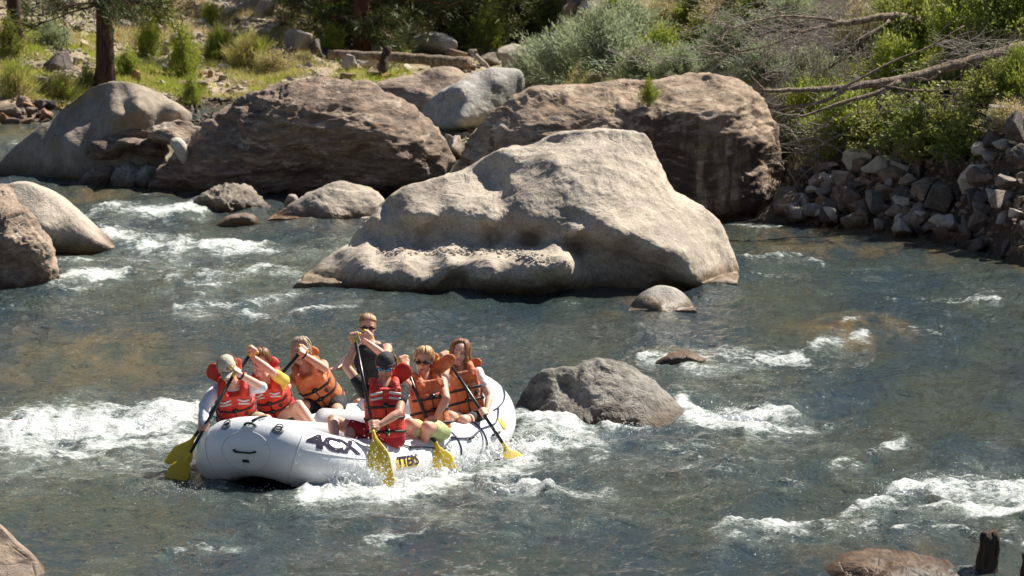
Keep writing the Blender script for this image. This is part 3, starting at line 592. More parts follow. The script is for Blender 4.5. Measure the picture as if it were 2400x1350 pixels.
scatter(14, (780, 90, 1260, 175), (18, 40), ['rubble4', 'rubble1', 'rubble2', 'palegrey'], 'loose stone on the shaded ground under the pines', 'loose stones under the pines')
def rubble(name, label, n, box, wr, mat, seed, ok=None, sq=.75):
    """countless small stones as one cover"""
    r = np.random.default_rng(seed); Vs = []; Fs = []; k0 = 0; pr = []
    for m in _protos[:4]:
        bm = bmesh.new(); bm.from_mesh(m); hull = bmesh.ops.convex_hull(bm, input=bm.verts[:]); bm.free()
        rr_ = np.random.default_rng(len(pr)+seed); b2 = bmesh.new()
        for _ in range(12):
            v = rr_.normal(size=3); v /= np.linalg.norm(v); b2.verts.new(v*rr_.uniform(.8, 1.05))
        bmesh.ops.convex_hull(b2, input=b2.verts[:]); bmesh.ops.delete(b2, geom=[v for v in b2.verts if not v.link_faces], context='VERTS')
        b2.verts.index_update(); pr.append((np.array([v.co for v in b2.verts]), np.array([[v.index for v in f.verts] for f in b2.faces if len(f.verts) == 3]))); b2.free()
    px = r.uniform(box[0], box[2], n*3); py = r.uniform(box[1], box[3], n*3); c = 0
    for x_, y_ in zip(px, py):
        if ok and not ok(x_, y_): continue
        g = G(x_, y_); s_ = r.uniform(*wr)**1.0*g[1]/F/2; v, f = pr[r.integers(4)]; q = r.normal(size=4); q /= np.linalg.norm(q)
        R3 = np.array(Quaternion(q).to_matrix()); Vs.append((v@R3.T)*s_*[1, 1, sq]+g+[0, 0, s_*.2]); Fs.append(f+k0); k0 += len(v); c += 1
        if c >= n: break
    tag(link(name, mesh_np(name, np.concatenate(Vs), np.concatenate(Fs), M[mat], smooth=False)), label, 'gravel', kind='stuff')
rubble('rubble', 'small dark stones filling the gaps of the rock pile on the right bank', 900, (1830, 250, 2420, 605), (10, 30), 'rubble2', 5, ok=lambda a, b: inpile(a, b+8) or inpile(a, b-8))
def on_boulder(k, px, py):
    me = k.data
    if 'bvh' not in globals() or bvh[0] is not k: globals()['bvh'] = (k, BVHTree.FromPolygons([v.co[:] for v in me.vertices], [list(q.vertices) for q in me.polygons]))
    d = ray(px, py); h = bvh[1].ray_cast(Vector((0, 0, H)), Vector(d)); return None if h[0] is None else np.array(h[0])
_big = [o for o in bpy.data.objects if o.get('label', '').startswith('largest pale granite')][0]
_r = np.random.default_rng(8); mb = MB(); _lx = [880, 920, 960, 1000, 1050, 1100, 1150, 1190, 1230, 1280, 1330]; _ly = [592, 588, 583, 588, 592, 588, 584, 590, 600, 612, 632]
for _ in range(420):
    x_ = _r.uniform(880, 1335); p_ = on_boulder(_big, x_, np.interp(x_, _lx, _ly)+_r.normal(0, 6))
    if p_ is not None: q = _r.uniform(.008, .026); mb.ell(p_+[0, 0, q*.3], [[q, 0, 0], [0, q*_r.uniform(.6, 1.2), 0], [0, 0, q*_r.uniform(.5, .9)]], 6, 4)
tag(mb.obj('gravel', M['rubble4'], smooth=False), 'pale gravel and bits of wood lying on the ledge of the largest boulder', 'gravel', kind='stuff')
rubble('gravel', 'pale gravel and small stones on the far left slope', 2600, (0, 0, 760, 225), (5, 22), 'pale', 6)
rubble('pebbles', 'brown pebbles along the far water edge', 700, (0, 225, 660, 295), (6, 20), 'rubble2', 7)
rubble('cobbles', 'stones scattered under the pines and behind the largest boulders', 600, (760, 60, 1500, 345), (5, 20), 'rubble1', 8)
# ---------------------------------------------------------------- water
def poly_w(pts): return [P(*q) for q in pts]
FO = [  # (polyline in photo pixels, half width px, strength, lift m, turbulence)
 ([(205, 508), (260, 500), (330, 505), (400, 503), (450, 490), (480, 500)], 9, 1.0, .06, 1), ([(300, 470), (350, 466), (400, 462)], 5, .55, .03, .4),
 ([(240, 535), (275, 560), (330, 580), (400, 588), (440, 575), (480, 585), (540, 580), (600, 585)], 13, 1.0, .10, 1), ([(400, 600), (470, 592), (560, 596), (640, 590)], 8, .8, .05, 1),
 ([(440, 560), (460, 555)], 8, .7, .08, .6), ([(600, 580), (700, 600), (770, 595), (830, 575)], 10, .35, .02, 1), ([(140, 605), (260, 615), (380, 612), (450, 612)], 9, .45, .03, 1),
 ([(140, 660), (200, 652), (260, 655), (300, 648)], 11, .95, .07, 1), ([(130, 685), (180, 680), (230, 676)], 8, .6, .04, .7), ([(310, 640), (380, 645), (440, 655)], 9, .6, .04, 1), ([(480, 650), (560, 660), (620, 640), (690, 650)], 13, .55, .05, 1),
 ([(390, 665), (430, 672), (480, 685), (540, 670)], 10, .55, .04, .9), ([(430, 715), (480, 722), (540, 725), (600, 715), (650, 700), (690, 690)], 10, .8, .06, 1), ([(560, 735), (640, 740), (740, 732), (820, 722)], 6, .65, .04, .7), ([(350, 748), (420, 742)], 5, .4, .02, .3),
 ([(0, 1022), (60, 1012), (150, 1000), (240, 1005), (330, 1000), (440, 990), (470, 985)], 24, 1.4, .12, 1), ([(0, 1050), (100, 1050), (220, 1050), (330, 1045), (450, 1030)], 28, .85, .05, 1), ([(20, 1090), (150, 1095), (300, 1100), (390, 1085)], 26, .28, .03, 1),
 ([(380, 1135), (440, 1140), (520, 1150)], 16, .5, .03, .8),
 ([(730, 1172), (800, 1172), (880, 1165), (960, 1150), (1060, 1132), (1150, 1108), (1240, 1075)], 20, 1.45, .06, 1), ([(840, 1180), (960, 1170), (1080, 1150)], 14, .8, .03, 1), ([(1240, 1070), (1270, 1040), (1290, 1015)], 20, 1.2, .08, 1), ([(1235, 1010), (1290, 1020), (1350, 1030), (1380, 1045)], 28, 1.3, .12, 1), ([(1220, 1060), (1280, 1055), (1340, 1050)], 18, .75, .06, 1),
 ([(1110, 1142), (1150, 1150), (1210, 1155), (1280, 1160)], 11, .95, .12, 1), ([(1280, 1160), (1350, 1158), (1430, 1160)], 8, .5, .04, .8), ([(1000, 1195), (1150, 1200), (1300, 1195)], 20, .22, .02, .8), ([(780, 1160), (900, 1175), (1000, 1160)], 16, .3, .03, .7),
 ([(1430, 1000), (1480, 998), (1520, 1008)], 8, .85, .07, .6), ([(1600, 965), (1650, 975), (1720, 970), (1800, 968), (1860, 975)], 12, 1.25, .09, 1), ([(1610, 985), (1700, 995), (1780, 1000), (1850, 1005), (1900, 1000)], 17, 1.1, .06, 1), ([(1850, 985), (1950, 985), (2000, 985)], 7, .5, .04, .7), ([(1650, 1028), (1780, 1030), (1920, 1030)], 7, .45, .02, .8),
 ([(1510, 860), (1580, 850), (1650, 840), (1700, 842), (1780, 848)], 8, .95, .07, 1), ([(1600, 870), (1700, 872), (1760, 875)], 14, .45, .03, 1), ([(1800, 845), (1850, 840), (1890, 840)], 7, .75, .05, .6), ([(1700, 900), (1780, 905), (1850, 915)], 12, .25, .02, .7), ([(1760, 870), (1860, 885), (1950, 890)], 9, .3, .02, .5),
 ([(1905, 815), (1960, 806), (2010, 802), (2030, 798)], 6, .8, .03, .6), ([(1990, 760), (2020, 756)], 5, .6, .03, .3), ([(2070, 770), (2130, 778), (2200, 785)], 6, .6, .03, .5), ([(2140, 712), (2200, 708), (2260, 702), (2330, 706)], 7, .8, .05, .5), ([(2080, 718), (2110, 722)], 5, .6, .03, .3),
 ([(1730, 612), (1770, 620), (1810, 618), (1860, 610), (1920, 618)], 6, .6, .04, .6), ([(1740, 645), (1800, 650), (1900, 655)], 5, .4, .02, .4), ([(1950, 655), (2080, 640), (2150, 650)], 5, .25, .02, .3), ([(2200, 640), (2300, 645)], 5, .25, .02, .3), ([(1700, 524), (1780, 522), (1830, 524)], 3, .8, .02, .2),
 ([(1960, 1085), (2010, 1075), (2060, 1062), (2110, 1048)], 11, .6, .08, .8), ([(1500, 1055), (1560, 1060), (1640, 1080)], 9, .45, .03, .7), ([(1640, 1060), (1740, 1075), (1850, 1085)], 9, .28, .02, .7), ([(1650, 1115), (1730, 1118), (1800, 1130), (1880, 1145)], 9, .55, .05, .7), ([(1660, 1085), (1760, 1095)], 8, .3, .02, .7),
 ([(2100, 1160), (2160, 1150), (2250, 1148), (2330, 1150), (2420, 1152)], 18, 1.25, .12, 1), ([(2180, 1175), (2300, 1178), (2420, 1180)], 16, .95, .06, 1), ([(2040, 1200), (2120, 1192), (2200, 1205), (2300, 1208), (2420, 1215)], 13, .95, .07, 1), ([(1930, 1225), (2020, 1215), (2090, 1208)], 8, .5, .05, .8),
 ([(1680, 1270), (1740, 1252), (1830, 1245), (1930, 1240), (2060, 1243)], 8, .85, .09, .9), ([(1740, 1265), (1830, 1262), (1940, 1265)], 9, .3, .02, .8), ([(2100, 1262), (2180, 1255), (2240, 1262), (2290, 1280)], 7, .6, .06, .7), ([(1960, 1272), (2010, 1270)], 7, .5, .04, .5), ([(2160, 1335), (2230, 1345), (2290, 1335)], 8, .6, .04, .4), ([(2340, 1285), (2400, 1270)], 8, .4, .03, .4),
 ([(860, 1282), (900, 1270), (950, 1272), (1000, 1262)], 8, .6, .06, .7), ([(380, 1310), (420, 1300), (470, 1296)], 8, .5, .05, .6), ([(230, 1340), (290, 1345)], 9, .4, .05, .6), ([(500, 1295), (560, 1285)], 7, .45, .04, .5), ([(680, 1330), (720, 1335)], 7, .35, .03, .3),
 ([(1700, 680), (1730, 676)], 5, .3, .02, .3), ([(720, 688), (850, 700), (1000, 702), (1200, 706)], 3.5, .32, .01, .1), ([(1090, 700), (1300, 712), (1450, 708)], 3, .25, .01, .1), ([(0, 690), (70, 690)], 6, .4, .02, .3), ([(0, 340), (40, 345)], 10, .4, .03, .7),
 ([(1200, 1210), (1450, 1190), (1600, 1170)], 24, .12, .02, .6), ([(1400, 1130), (1500, 1110), (1620, 1090)], 16, .2, .02, .7), ([(560, 1180), (700, 1170), (800, 1180)], 16, .2, .02, .4)]
SH = [((0, 760, 460, 900), .9), ((60, 440, 420, 475), 1.0), ((1700, 530, 2350, 610), .95), ((1380, 690, 1620, 760), .6), ((620, 500, 860, 540), .6), ((0, 300, 130, 330), .7), ((1860, 745, 2120, 815), 1.5), ((1860, 745, 2120, 815), 1.5), ((60, 820, 520, 960), .5), ((1850, 1280, 2300, 1350), .7), ((1500, 820, 1700, 860), 1.0), ((820, 1150, 1000, 1200), .3), ((500, 1120, 760, 1190), .35), ((300, 470, 560, 500), .5)]
xd = np.arange(-9.6, 9.6, .030); yd = np.concatenate([np.arange(42.5, 56, .05), np.arange(56, 70, .075), np.arange(70, 93, .15)])
xs = np.concatenate([np.linspace(-120, -9.7, 60), xd, np.linspace(9.65, 120, 60)]); ys = np.concatenate([np.linspace(20, 42.4, 90), yd])
X, Y = np.meshgrid(xs, ys, indexing='ij'); shp = X.shape
p2 = np.stack([X.ravel(), Y.ravel(), np.zeros(X.size)], -1)
FA = .27   # foam is stretched along the view depth by foreshortening: measure distances in x, FA*y
foam = np.zeros(len(p2)); turb = np.zeros(len(p2)); lift = np.zeros(len(p2))
wx = p2[:, 0]+.12*pn(p2*1.7, 60)+.05*pn(p2*5, 61); wy = (p2[:, 1]+.5*pn(p2*[1.3, .8, 1], 62)+.2*pn(p2*[4, 2, 1], 63))
for pts, hw, st, lf, tb in FO:
    q = np.array([P(*a) for a in pts])[:, :2]; Ym = q[:, 1].mean()
    fa = (1/F*Ym)/(Ym**2/(F*H))*1.0   # metres across per px / metres of depth per px
    r = hw*Ym/F
    R = r*3.2+.35; bx = (q[:, 0].min()-R, q[:, 0].max()+R, q[:, 1].min()-R/fa, q[:, 1].max()+R/fa)
    idx = np.nonzero((wx > bx[0]) & (wx < bx[1]) & (wy > bx[2]) & (wy < bx[3]))[0]
    if not len(idx): continue
    u = np.stack([wx[idx], wy[idx]*fa], -1); qq = q*[1, fa]; dm = np.full(len(idx), 1e9); sg = np.zeros(len(idx))
    for a, b in zip(qq[:-1], qq[1:]):
        ab = b-a; t = np.clip(((u-a)@ab)/(ab@ab+1e-9), 0, 1); v = u-(a+t[:, None]*ab); dd = np.hypot(v[:, 0], v[:, 1])
        m = dd < dm; dm[m] = dd[m]; sg[m] = v[m, 1]
    k = np.exp(-(dm/(r*1.25))**1.6)
    foam[idx] = np.maximum(foam[idx], st*k); turb[idx] = np.maximum(turb[idx], tb*.8*np.exp(-(dm/(r*2.6+.12))**1.7))
    lift[idx] = np.maximum(lift[idx], lf*1.25*np.exp(-(sg/(1.5*r))**2)*np.exp(-(dm/(2.1*r))**2))
foam = np.minimum(foam, 1.25)*(.5+.75*sst(-.5, .6, fbm(p2*[1.6, 1.5, 1], 4, 64)))
turb = np.maximum(turb, .35*sst(-.1, .6, fbm(p2*[.22, .12, 1], 3, 77)))
foam = foam+.10*sst(.25, .8, fbm(p2*[.5, .35, 1], 3, 80))
shal = np.zeros(len(p2))
for (x0, y0, x1, y1), s in SH:
    a = P((x0+x1)/2, (y0+y1)/2); hx = (x1-x0)/2*a[1]/F; hy = (P(0, y0)[1]-P(0, y1)[1])/2
    shal = np.maximum(shal, .75*s*np.exp(-(((wx-a[0])/hx)**4+((wy-a[1])/hy)**4)))
bk = np.interp(p2[:, 0], _shx, _shy)-p2[:, 1]; shal = np.maximum(shal, .8*sst(2.2, .2, bk))
calm = sst(1.0, 5.0, np.maximum(bk, 0)+3*(p2[:, 0] < 1))*.65+.35
rdg = lambda q, sd_: .5-np.abs(pn(q, sd_))*1.4
z = calm*(  .075*fbm(p2*[.5, .34, 1], 3, 90)+.055*fbm(p2*[1.15, .62, 1]+.4*pn(p2*.7, 73)[:, None], 2, 74)+.034*rdg(p2*[1.7, 1.25, 1]+.3*pn(p2*1.1, 70)[:, None], 91)+.024*rdg(p2*[3.9, 2.7, 1]+.4*pn(p2*2.1, 71)[:, None], 92)+.008*rdg(p2*[8.3, 5.2, 1], 97))
z = z+lift*.62*(.4+1.1*np.maximum(0, .35+fbm(p2*[2.6, 1.9, 1], 4, 93)))*.8+foam*(.028*rdg(p2*[4.5, 3, 1], 94)+.022*rdg(p2*[9, 6, 1], 99)+.014*np.abs(pn(p2*[17, 11, 1], 95)))+turb*(.03*rdg(p2*[3, 2.1, 1], 96)+.018*rdg(p2*[7, 4.5, 1], 98))
# the swell behind the raft and the smooth tongue left of it
def swell(px, py, rx, ry, h):
    a = P(px, py); return h*np.exp(-(((p2[:, 0]-a[0])/rx)**2+((p2[:, 1]-a[1])/ry)**2))
z = z+.05*np.exp(-(((p2[:, 0]+2.0)/1.3)**2+((p2[:, 1]-48.3)/.7)**2))+swell(250, 955, 1.6, 1.0, .10)-swell(250, 1060, 1.5, 1.2, .05)+swell(1990, 780, .7, .7, .10)+swell(1600, 850, .6, .6, .03)+swell(2060, 1335, .8, .45, .0)+swell(2000, 1235, 1.2, .7, .05)+swell(1230, 905, .35, .5, .12)
p2[:, 2] = z-.02*0
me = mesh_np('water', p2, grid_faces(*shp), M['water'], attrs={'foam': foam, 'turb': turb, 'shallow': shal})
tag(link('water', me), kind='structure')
water_z = lambda x, y: float(z[np.argmin((p2[:, 0]-x)**2+(p2[:, 1]-y)**2)])
# ---------------------------------------------------------------- vegetation
def quads(C, D, Wd, L, Wt, taper=.35):
    """leaf quads: base C, direction D, width dir Wd"""
    a = C-Wd*Wt[:, None]/2; b = C+Wd*Wt[:, None]/2; m = C+D*L[:, None]
    V = np.stack([a, b, m+Wd*Wt[:, None]*taper/2, m-Wd*Wt[:, None]*taper/2], 1).reshape(-1, 3)
    return V, np.arange(len(V)).reshape(-1, 4)
def unit(v): return v/(np.linalg.norm(v, axis=-1, keepdims=True)+1e-9)
def shrub_mesh(seed, nst, nleaf, h, spread, leafL, leafW, bend=.5, low=.1, rnd=.8, clump=.06):
    r = np.random.default_rng(seed); az = r.uniform(0, 2*math.pi, nst); tilt = np.abs(r.normal(0, spread, nst)).clip(0, 1.35)
    D = np.stack([np.sin(tilt)*np.cos(az), np.sin(tilt)*np.sin(az), np.cos(tilt)], -1); L = h*r.uniform(.55, 1.05, nst)*(1-.25*tilt)
    B = np.stack([r.normal(0, .09*h, nst), r.normal(0, .09*h, nst), np.zeros(nst)], -1)
    s = r.integers(0, nst, nleaf); t = low+(1-low)*r.uniform(0, 1, nleaf)**.7
    sag = bend*h*.35*t**2*np.sin(tilt[s])
    C = B[s]+D[s]*(L[s]*t)[:, None]-np.stack([0*sag, 0*sag, sag], -1)+r.normal(0, clump*h, (nleaf, 3))*(.5+t[:, None]*.5)
    d = unit(D[s]+rnd*r.normal(size=(nleaf, 3))); wd = unit(np.cross(d, r.normal(size=(nleaf, 3))))
    return quads(C, d, wd, leafL*r.uniform(.5, 1.3, nleaf), leafW*r.uniform(.6, 1.3, nleaf)), (B, D, L, tilt)
_cache = {}
def shrub(px, py, wpx, hpx, kind, label, group=None, name='shrub', Y=None, cat='shrub'):
    """py = pixel of the foot, hpx = height, wpx = width in pixels"""
    spec = {'lime': (80, 5000, .62, .07, .024, 'limebush', .6), 'sage': (110, 8000, .68, .075, .015, 'sage', .5), 'green': (90, 7000, .8, .055, .034, 'green', .95), 'grassy': (130, 3600, .5, .2, .013, 'grassy', .25), 'brownish': (90, 4200, .7, .07, .017, 'drygrass', .6), 'twiggy': (80, 1500, .8, .12, .006, 'twig', .6)}[kind]
    k = random.randrange(3); key = (kind, k)
    if key not in _cache:
        (V, Fc), (B, D, L, tilt) = shrub_mesh(50+k*7+len(kind), spec[0], spec[1], 1.0, spec[2], spec[3], spec[4], rnd=spec[6])
        lm = mesh_np('foliage', V, Fc, M[spec[5]], smooth=False)
        mb = MB()
        for i in range(0, spec[0], 2):
            tt = np.array([0, .45, .9]); pts = B[i]+D[i]*L[i]*tt[:, None]-np.array([0, 0, .175])*(tt**2*math.sin(tilt[i]))[:, None]
            mb.tube(pts, [.012, .008, .003], 4, caps=False)
        _cache[key] = (lm, mb.mesh('stems', M['twig']))
    g = G(px, py) if Y is None else at(px, py, Y); s = g[1]/F
    root = empty(name, g, label, cat, group)
    for nm, me in zip(('foliage', 'stems'), _cache[key]):
        o = link(nm, me); o.parent = root
    root.scale = (wpx*s/.95, wpx*s/.95*.9, hpx*s/.78); root.rotation_euler = (0, 0, random.uniform(0, 6.28))
    return root
random.seed(21)
for a in [ # left slope
 (430, 190, 90, 110, 'lime', 'bright lime bush in the middle of the left slope, taller one beside the white rock'), (350, 135, 80, 80, 'lime', 'lime bush right of the left pine trunk'), (300, 178, 70, 60, 'lime', 'lime bush at the foot of the left pine on its right'), (375, 60, 90, 60, 'lime', 'lime shrub with reddish twigs near the top edge'),
 (490, 60, 60, 45, 'lime', 'olive shrub on the dry slope near the top edge'), (500, 150, 60, 60, 'lime', 'small lime shrub beside the shadow band on the slope'), (590, 165, 100, 70, 'grassy', 'tall yellowish grass clump left of the mottled boulder'), (640, 180, 110, 60, 'brownish', 'dry straw-coloured clump under the mottled boulder'),
 (520, 150, 90, 70, 'grassy', 'green grass clump left of the straw-coloured clump'), (755, 60, 90, 75, 'lime', 'large yellow-green bush at the top edge left of the red pine'), (780, 130, 70, 60, 'lime', 'yellow-green bush left of the red pine trunk'), (930, 130, 50, 45, 'lime', 'small round yellow bush behind the fallen log'), (1150, 125, 90, 110, 'lime', 'yellow-green bush right of the grey boulder under the pines'),
 (25, 130, 60, 80, 'green', 'bright green bush at the left edge below the pine boughs'), (40, 230, 90, 70, 'grassy', 'lime grass clump at the left edge near the water'), (150, 240, 90, 55, 'grassy', 'lime grass clump behind the long pale boulder'), (205, 215, 60, 50, 'green', 'green bush under the left pine near the boulder crest'), (290, 40, 110, 70, 'sage', 'grey-green shrub behind the left pine trunk'), (120, 110, 100, 50, 'sage', 'grey-green shrub on the gravel slope at the far left'), (450, 250, 60, 60, 'lime', 'thin green weeds in the gap beside the crest of the long pale boulder'), (430, 385, 26, 24, 'green', 'tuft of green beside the pale upright stone'),
 # centre
 (1330, 190, 190, 120, 'sage', 'grey-green willow left of centre, just above the huge brown boulder'), (1250, 200, 130, 90, 'sage', 'grey-green willow beside the bright lichen boulder'), (1420, 160, 200, 130, 'sage', 'tallest grey-green willow in the middle of the thicket'), (1510, 195, 180, 80, 'sage', 'low grey-green willow behind the layered top of the huge boulder'), (1600, 190, 150, 70, 'sage', 'pale willow right of centre behind the huge brown boulder'), (1130, 292, 90, 62, 'lime', 'green bush in front of the lichen boulder in the centre gap'), (1100, 295, 70, 40, 'green', 'small bright green bush at the foot of the two-toned boulder'), (1205, 262, 60, 60, 'sage', 'grey-green bush covering the right end of the lichen boulder'),
 (1480, 100, 150, 90, 'sage', 'grey-green shrub behind the willow thicket'), (1560, 60, 130, 60, 'brownish', 'dry brown shrub on the upper slope at centre right'), (1620, 50, 90, 50, 'lime', 'dark olive shrub at the top edge right of centre'), (1440, 40, 80, 50, 'lime', 'small lime shrub at the top edge beside the pale outcrop'), (1550, 150, 120, 80, 'lime', 'yellow-green shrub between the willows and the grey twigs'), (1700, 160, 130, 110, 'sage', 'grey-green willow under the grey twigs'), (1700, 60, 150, 70, 'brownish', 'brownish shrub behind the upper twigs'), (1640, 110, 120, 60, 'lime', 'lime shrub left of the twig tangle'), (1800, 190, 160, 90, 'sage', 'grey-green willow behind the lower fallen trunk'), (1900, 200, 150, 80, 'sage', 'pale green shrub above the lower fallen trunk'), (1860, 60, 160, 80, 'sage', 'pale olive bush at the top edge behind the grey branches'), (1790, 40, 150, 60, 'green', 'dark green bush at the top edge right of centre'),
 # right
 (1900, 290, 170, 90, 'lime', 'lime bush under the lower fallen trunk beside the brown boulder'), (1990, 340, 170, 120, 'lime', 'second lime bush under the lower fallen trunk'), (2085, 335, 190, 93, 'green', 'broad green bush under the middle of the fallen trunk'), (2180, 352, 200, 122, 'green', 'largest dark green bush above the rock pile'), (2265, 362, 150, 93, 'green', 'dark green bush at the top of the rock pile, right part'), (1870, 350, 110, 60, 'sage', 'pale twiggy shrub touching the right wall of the brown boulder'),
 (2150, 130, 160, 150, 'green', 'bright green bush around the upper trunk end'), (2250, 120, 180, 160, 'lime', 'tall yellow-green bush at the top right'), (2350, 110, 180, 170, 'green', 'tallest dark green bush at the top right corner'), (2100, 60, 160, 80, 'lime', 'yellow-green bush at the top edge above the upper trunk'), (2200, 220, 170, 72, 'green', 'green bush between the two fallen trunks'), (2100, 210, 150, 110, 'lime', 'yellow-green bush between the two fallen trunks, left part'), (2330, 240, 160, 79, 'green', 'shaded green bush behind the thick end of the lower trunk'), (2380, 230, 110, 100, 'lime', 'lime bush at the right edge below the twig tangle'), (2370, 300, 130, 60, 'brownish', 'dry brown shrub at the right edge above the dark rocks'), (2420, 60, 160, 140, 'green', 'green bush cut by the top right corner'), (2010, 100, 120, 90, 'brownish', 'brown leafless shrub behind the upper twig tangle'),
 (1520, 240, 50, 45, 'lime', 'tiny plant growing on top of the huge brown boulder'),
]:
    kw = {}
    if a[5].startswith('tiny plant'): kw['Y'] = wl(520, .2)
    shrub(*a, **kw)
# grass as one cover
def grass(n, regions, mat, name, L=(.06, .17), W=.014, label=None):
    r = np.random.default_rng(len(name)); P0 = []
    for (x0, y0, x1, y1, dens) in regions:
        m = int(n*dens); px = r.uniform(x0, x1, m); py = r.uniform(y0, y1, m)
        a = G((x0+x1)/2, y1); b = G((x0+x1)/2, y0); Yn, Yf = a[1]-.1, b[1]+.1
        yy = r.uniform(Yn, Yf, m); xx = (px-1200)/F*yy; P0.append(np.stack([xx, yy], -1))
    q = np.concatenate(P0); pat = fbm(np.stack([q[:, 0]*1.2, q[:, 1]*1.2, 0*q[:, 0]], -1), 3, 33); q = q[pat > -.02+.22*r.uniform(-1, 1, len(q))]
    zz = terr(q[:, 0], q[:, 1]); ok = zz > .03; q = q[ok]; zz = zz[ok]; C = np.stack([q[:, 0], q[:, 1], zz-.02], -1); m = len(C)
    D = unit(np.stack([r.normal(0, .6, m), r.normal(-.35, .5, m), np.ones(m)], -1)); wd = unit(np.stack([np.ones(m), r.normal(0, .6, m), r.normal(0, .2, m)], -1))
    V, Fc = quads(C, D, wd, r.uniform(*L, m), W*r.uniform(.6, 1.4, m), .1)
    o = link(name, mesh_np(name, V, Fc, mat, smooth=False)); tag(o, label, 'grass', kind='stuff')
grass(26000, [(0, 60, 260, 250, .8), (260, 150, 700, 240, .95), (640, 120, 960, 205, .4), (1180, 60, 1700, 200, .5), (1850, 100, 2300, 300, .35)], M['grassy'], 'grass', label='yellow-green grass covering the banks')
grass(16000, [(240, 0, 760, 130, 1.5), (500, 100, 760, 190, .5), (1300, 0, 1800, 120, .8)], M['drygrass'], 'dry_grass', label='straw-coloured dry grass on the upper slopes')
# ---------------------------------------------------------------- pines
def needles(r, C, D, n, L, W, rad):
    k = len(C); s = r.integers(0, k, n); c = C[s]+r.normal(0, rad, (n, 3))
    d = unit(D[s]*.7+r.normal(0, .6, (n, 3))+[0, 0, .15]); wd = unit(np.cross(d, r.normal(size=(n, 3))))
    return quads(c, d, wd, L*r.uniform(.6, 1.3, n), np.full(n, W), .2)
def pine(px, py, hgt, r0, label, seed, first=1.6, brl=2.0, n=15000, bmat='bark', nmat='needle', Y=None, lean=0.0, name='pine_tree', whorls=14, group=None, nd=(.12, .017)):
    g = G(px, py) if Y is None else np.array([(px-1200)/F*Y, Y, float(terr((px-1200)/F*Y, Y))])
    r = np.random.default_rng(seed); root = empty(name, g, label, 'tree', group)
    t = np.linspace(0, 1, 14); pts = g+np.stack([lean*t*hgt+.05*np.sin(t*7+seed), .04*np.cos(t*6), t*hgt-.1], -1)
    rad = r0*(1-t*.85)*(1+.5*np.exp(-t*40)); MB().tube(pts, rad, 16).obj('trunk', M[bmat], root)
    bb = MB(); Cs = []; Ds = []
    for i in range(whorls*4):
        hh = first+(hgt-first)*(i/(whorls*4))**2.1; k = hh/hgt; az = r.uniform(0, 6.28); L = brl*(1-k)**.6*r.uniform(.6, 1.1)+.15
        b0 = np.array([np.interp(k, t, pts[:, 0]), np.interp(k, t, pts[:, 1]), g[2]+hh]); d = np.array([math.cos(az), math.sin(az), r.uniform(-.25, .15)])
        q = np.linspace(0, 1, 6)[:, None]; bp = b0+d*L*q+np.array([0, 0, -.22*L])*q**2+np.array([0, 0, .12*L])*q**4+r.normal(0, .02, (6, 3))*q
        bb.tube(bp, np.linspace(.017, .004, 6)*(.6+L*.3), 5, caps=False)
        for _ in range(9):
            qq = r.uniform(.25, 1.0); c = np.array([np.interp(qq, q[:, 0], bp[:, a]) for a in range(3)]); sd_ = unit(d+r.normal(0, .8, 3)); sl = r.uniform(.15, .5)
            e = c+sd_*sl+[0, 0, -.06]; bb.tube([c, e], [.008, .004], 3, caps=False)
            for w_ in (.4, .7, 1.0): Cs.append(c+(e-c)*w_); Ds.append(sd_)
    bb.obj('branches', M[bmat], root)
    V, Fc = needles(r, np.array(Cs), np.array(Ds), n, nd[0], nd[1], .055)
    link('needles', mesh_np('needles', V, Fc, M[nmat], smooth=False), root)
pine(235, 178, 7, .155, 'dark-barked pine standing at the left in front of the gravel slope', 1, first=1.42, brl=1.3, n=9000, Y=86.5, lean=.012)
pine(30, 120, 7, .12, 'pine at the far left edge whose boughs hang over the slope', 2, first=.95, brl=2.6, n=26000, nmat='needle2', nd=(.1, .011))
pine(852, 128, 6, .15, 'pine with a bright red-brown trunk left of the black stump', 3, first=.62, brl=1.8, n=26000, bmat='redbark', Y=92)
pine(1050, 105, 6, .17, 'thick reddish pine behind the long wedge boulder', 4, first=.5, brl=2.2, n=30000, bmat='redbark', Y=95)
pine(985, 75, 5, .12, 'thin dark pine between the two reddish ones', 5, first=.35, brl=2.0, n=30000, Y=97)
pine(1212, 100, 4.5, .10, 'slender dark pine with bare lower trunk left of the willow thicket', 6, first=.4, brl=1.7, n=16000, Y=93.5, nmat='needle2')
pine(915, 60, 5, .12, 'dark pine deep in shade right of the red-trunked pine', 7, first=.4, brl=1.9, n=30000, Y=98.5)
pine(1290, 70, 5, .1, 'pine with low boughs beside the pale outcrop', 8, first=.35, brl=1.4, n=16000, Y=97, nmat='needle2')
pine(770, 55, 3.4, .08, 'young blue-green pine behind the red-trunked pine', 9, first=.25, brl=1.1, n=24000, Y=95, nmat='needle2')
pine(1130, 60, 5, .1, 'pine behind the grey boulder at the top centre', 10, first=.5, brl=1.8, n=16000, Y=99)
pine(1535, 25, 6, .09, 'small conifer tip at the top edge right of the outcrop', 12, first=.15, brl=.7, n=8000, Y=96)
for i, (x_, y_) in enumerate([(-1.0, 104), (1.5, 106), (4, 104)]):
    pine(1200+x_/y_*F, 0, 6, .16, 'pine in the stand hidden mostly above the top edge', 20+i, first=.3, brl=2.6, n=12000, Y=y_, group='pines above the top edge', nd=(.2, .03))
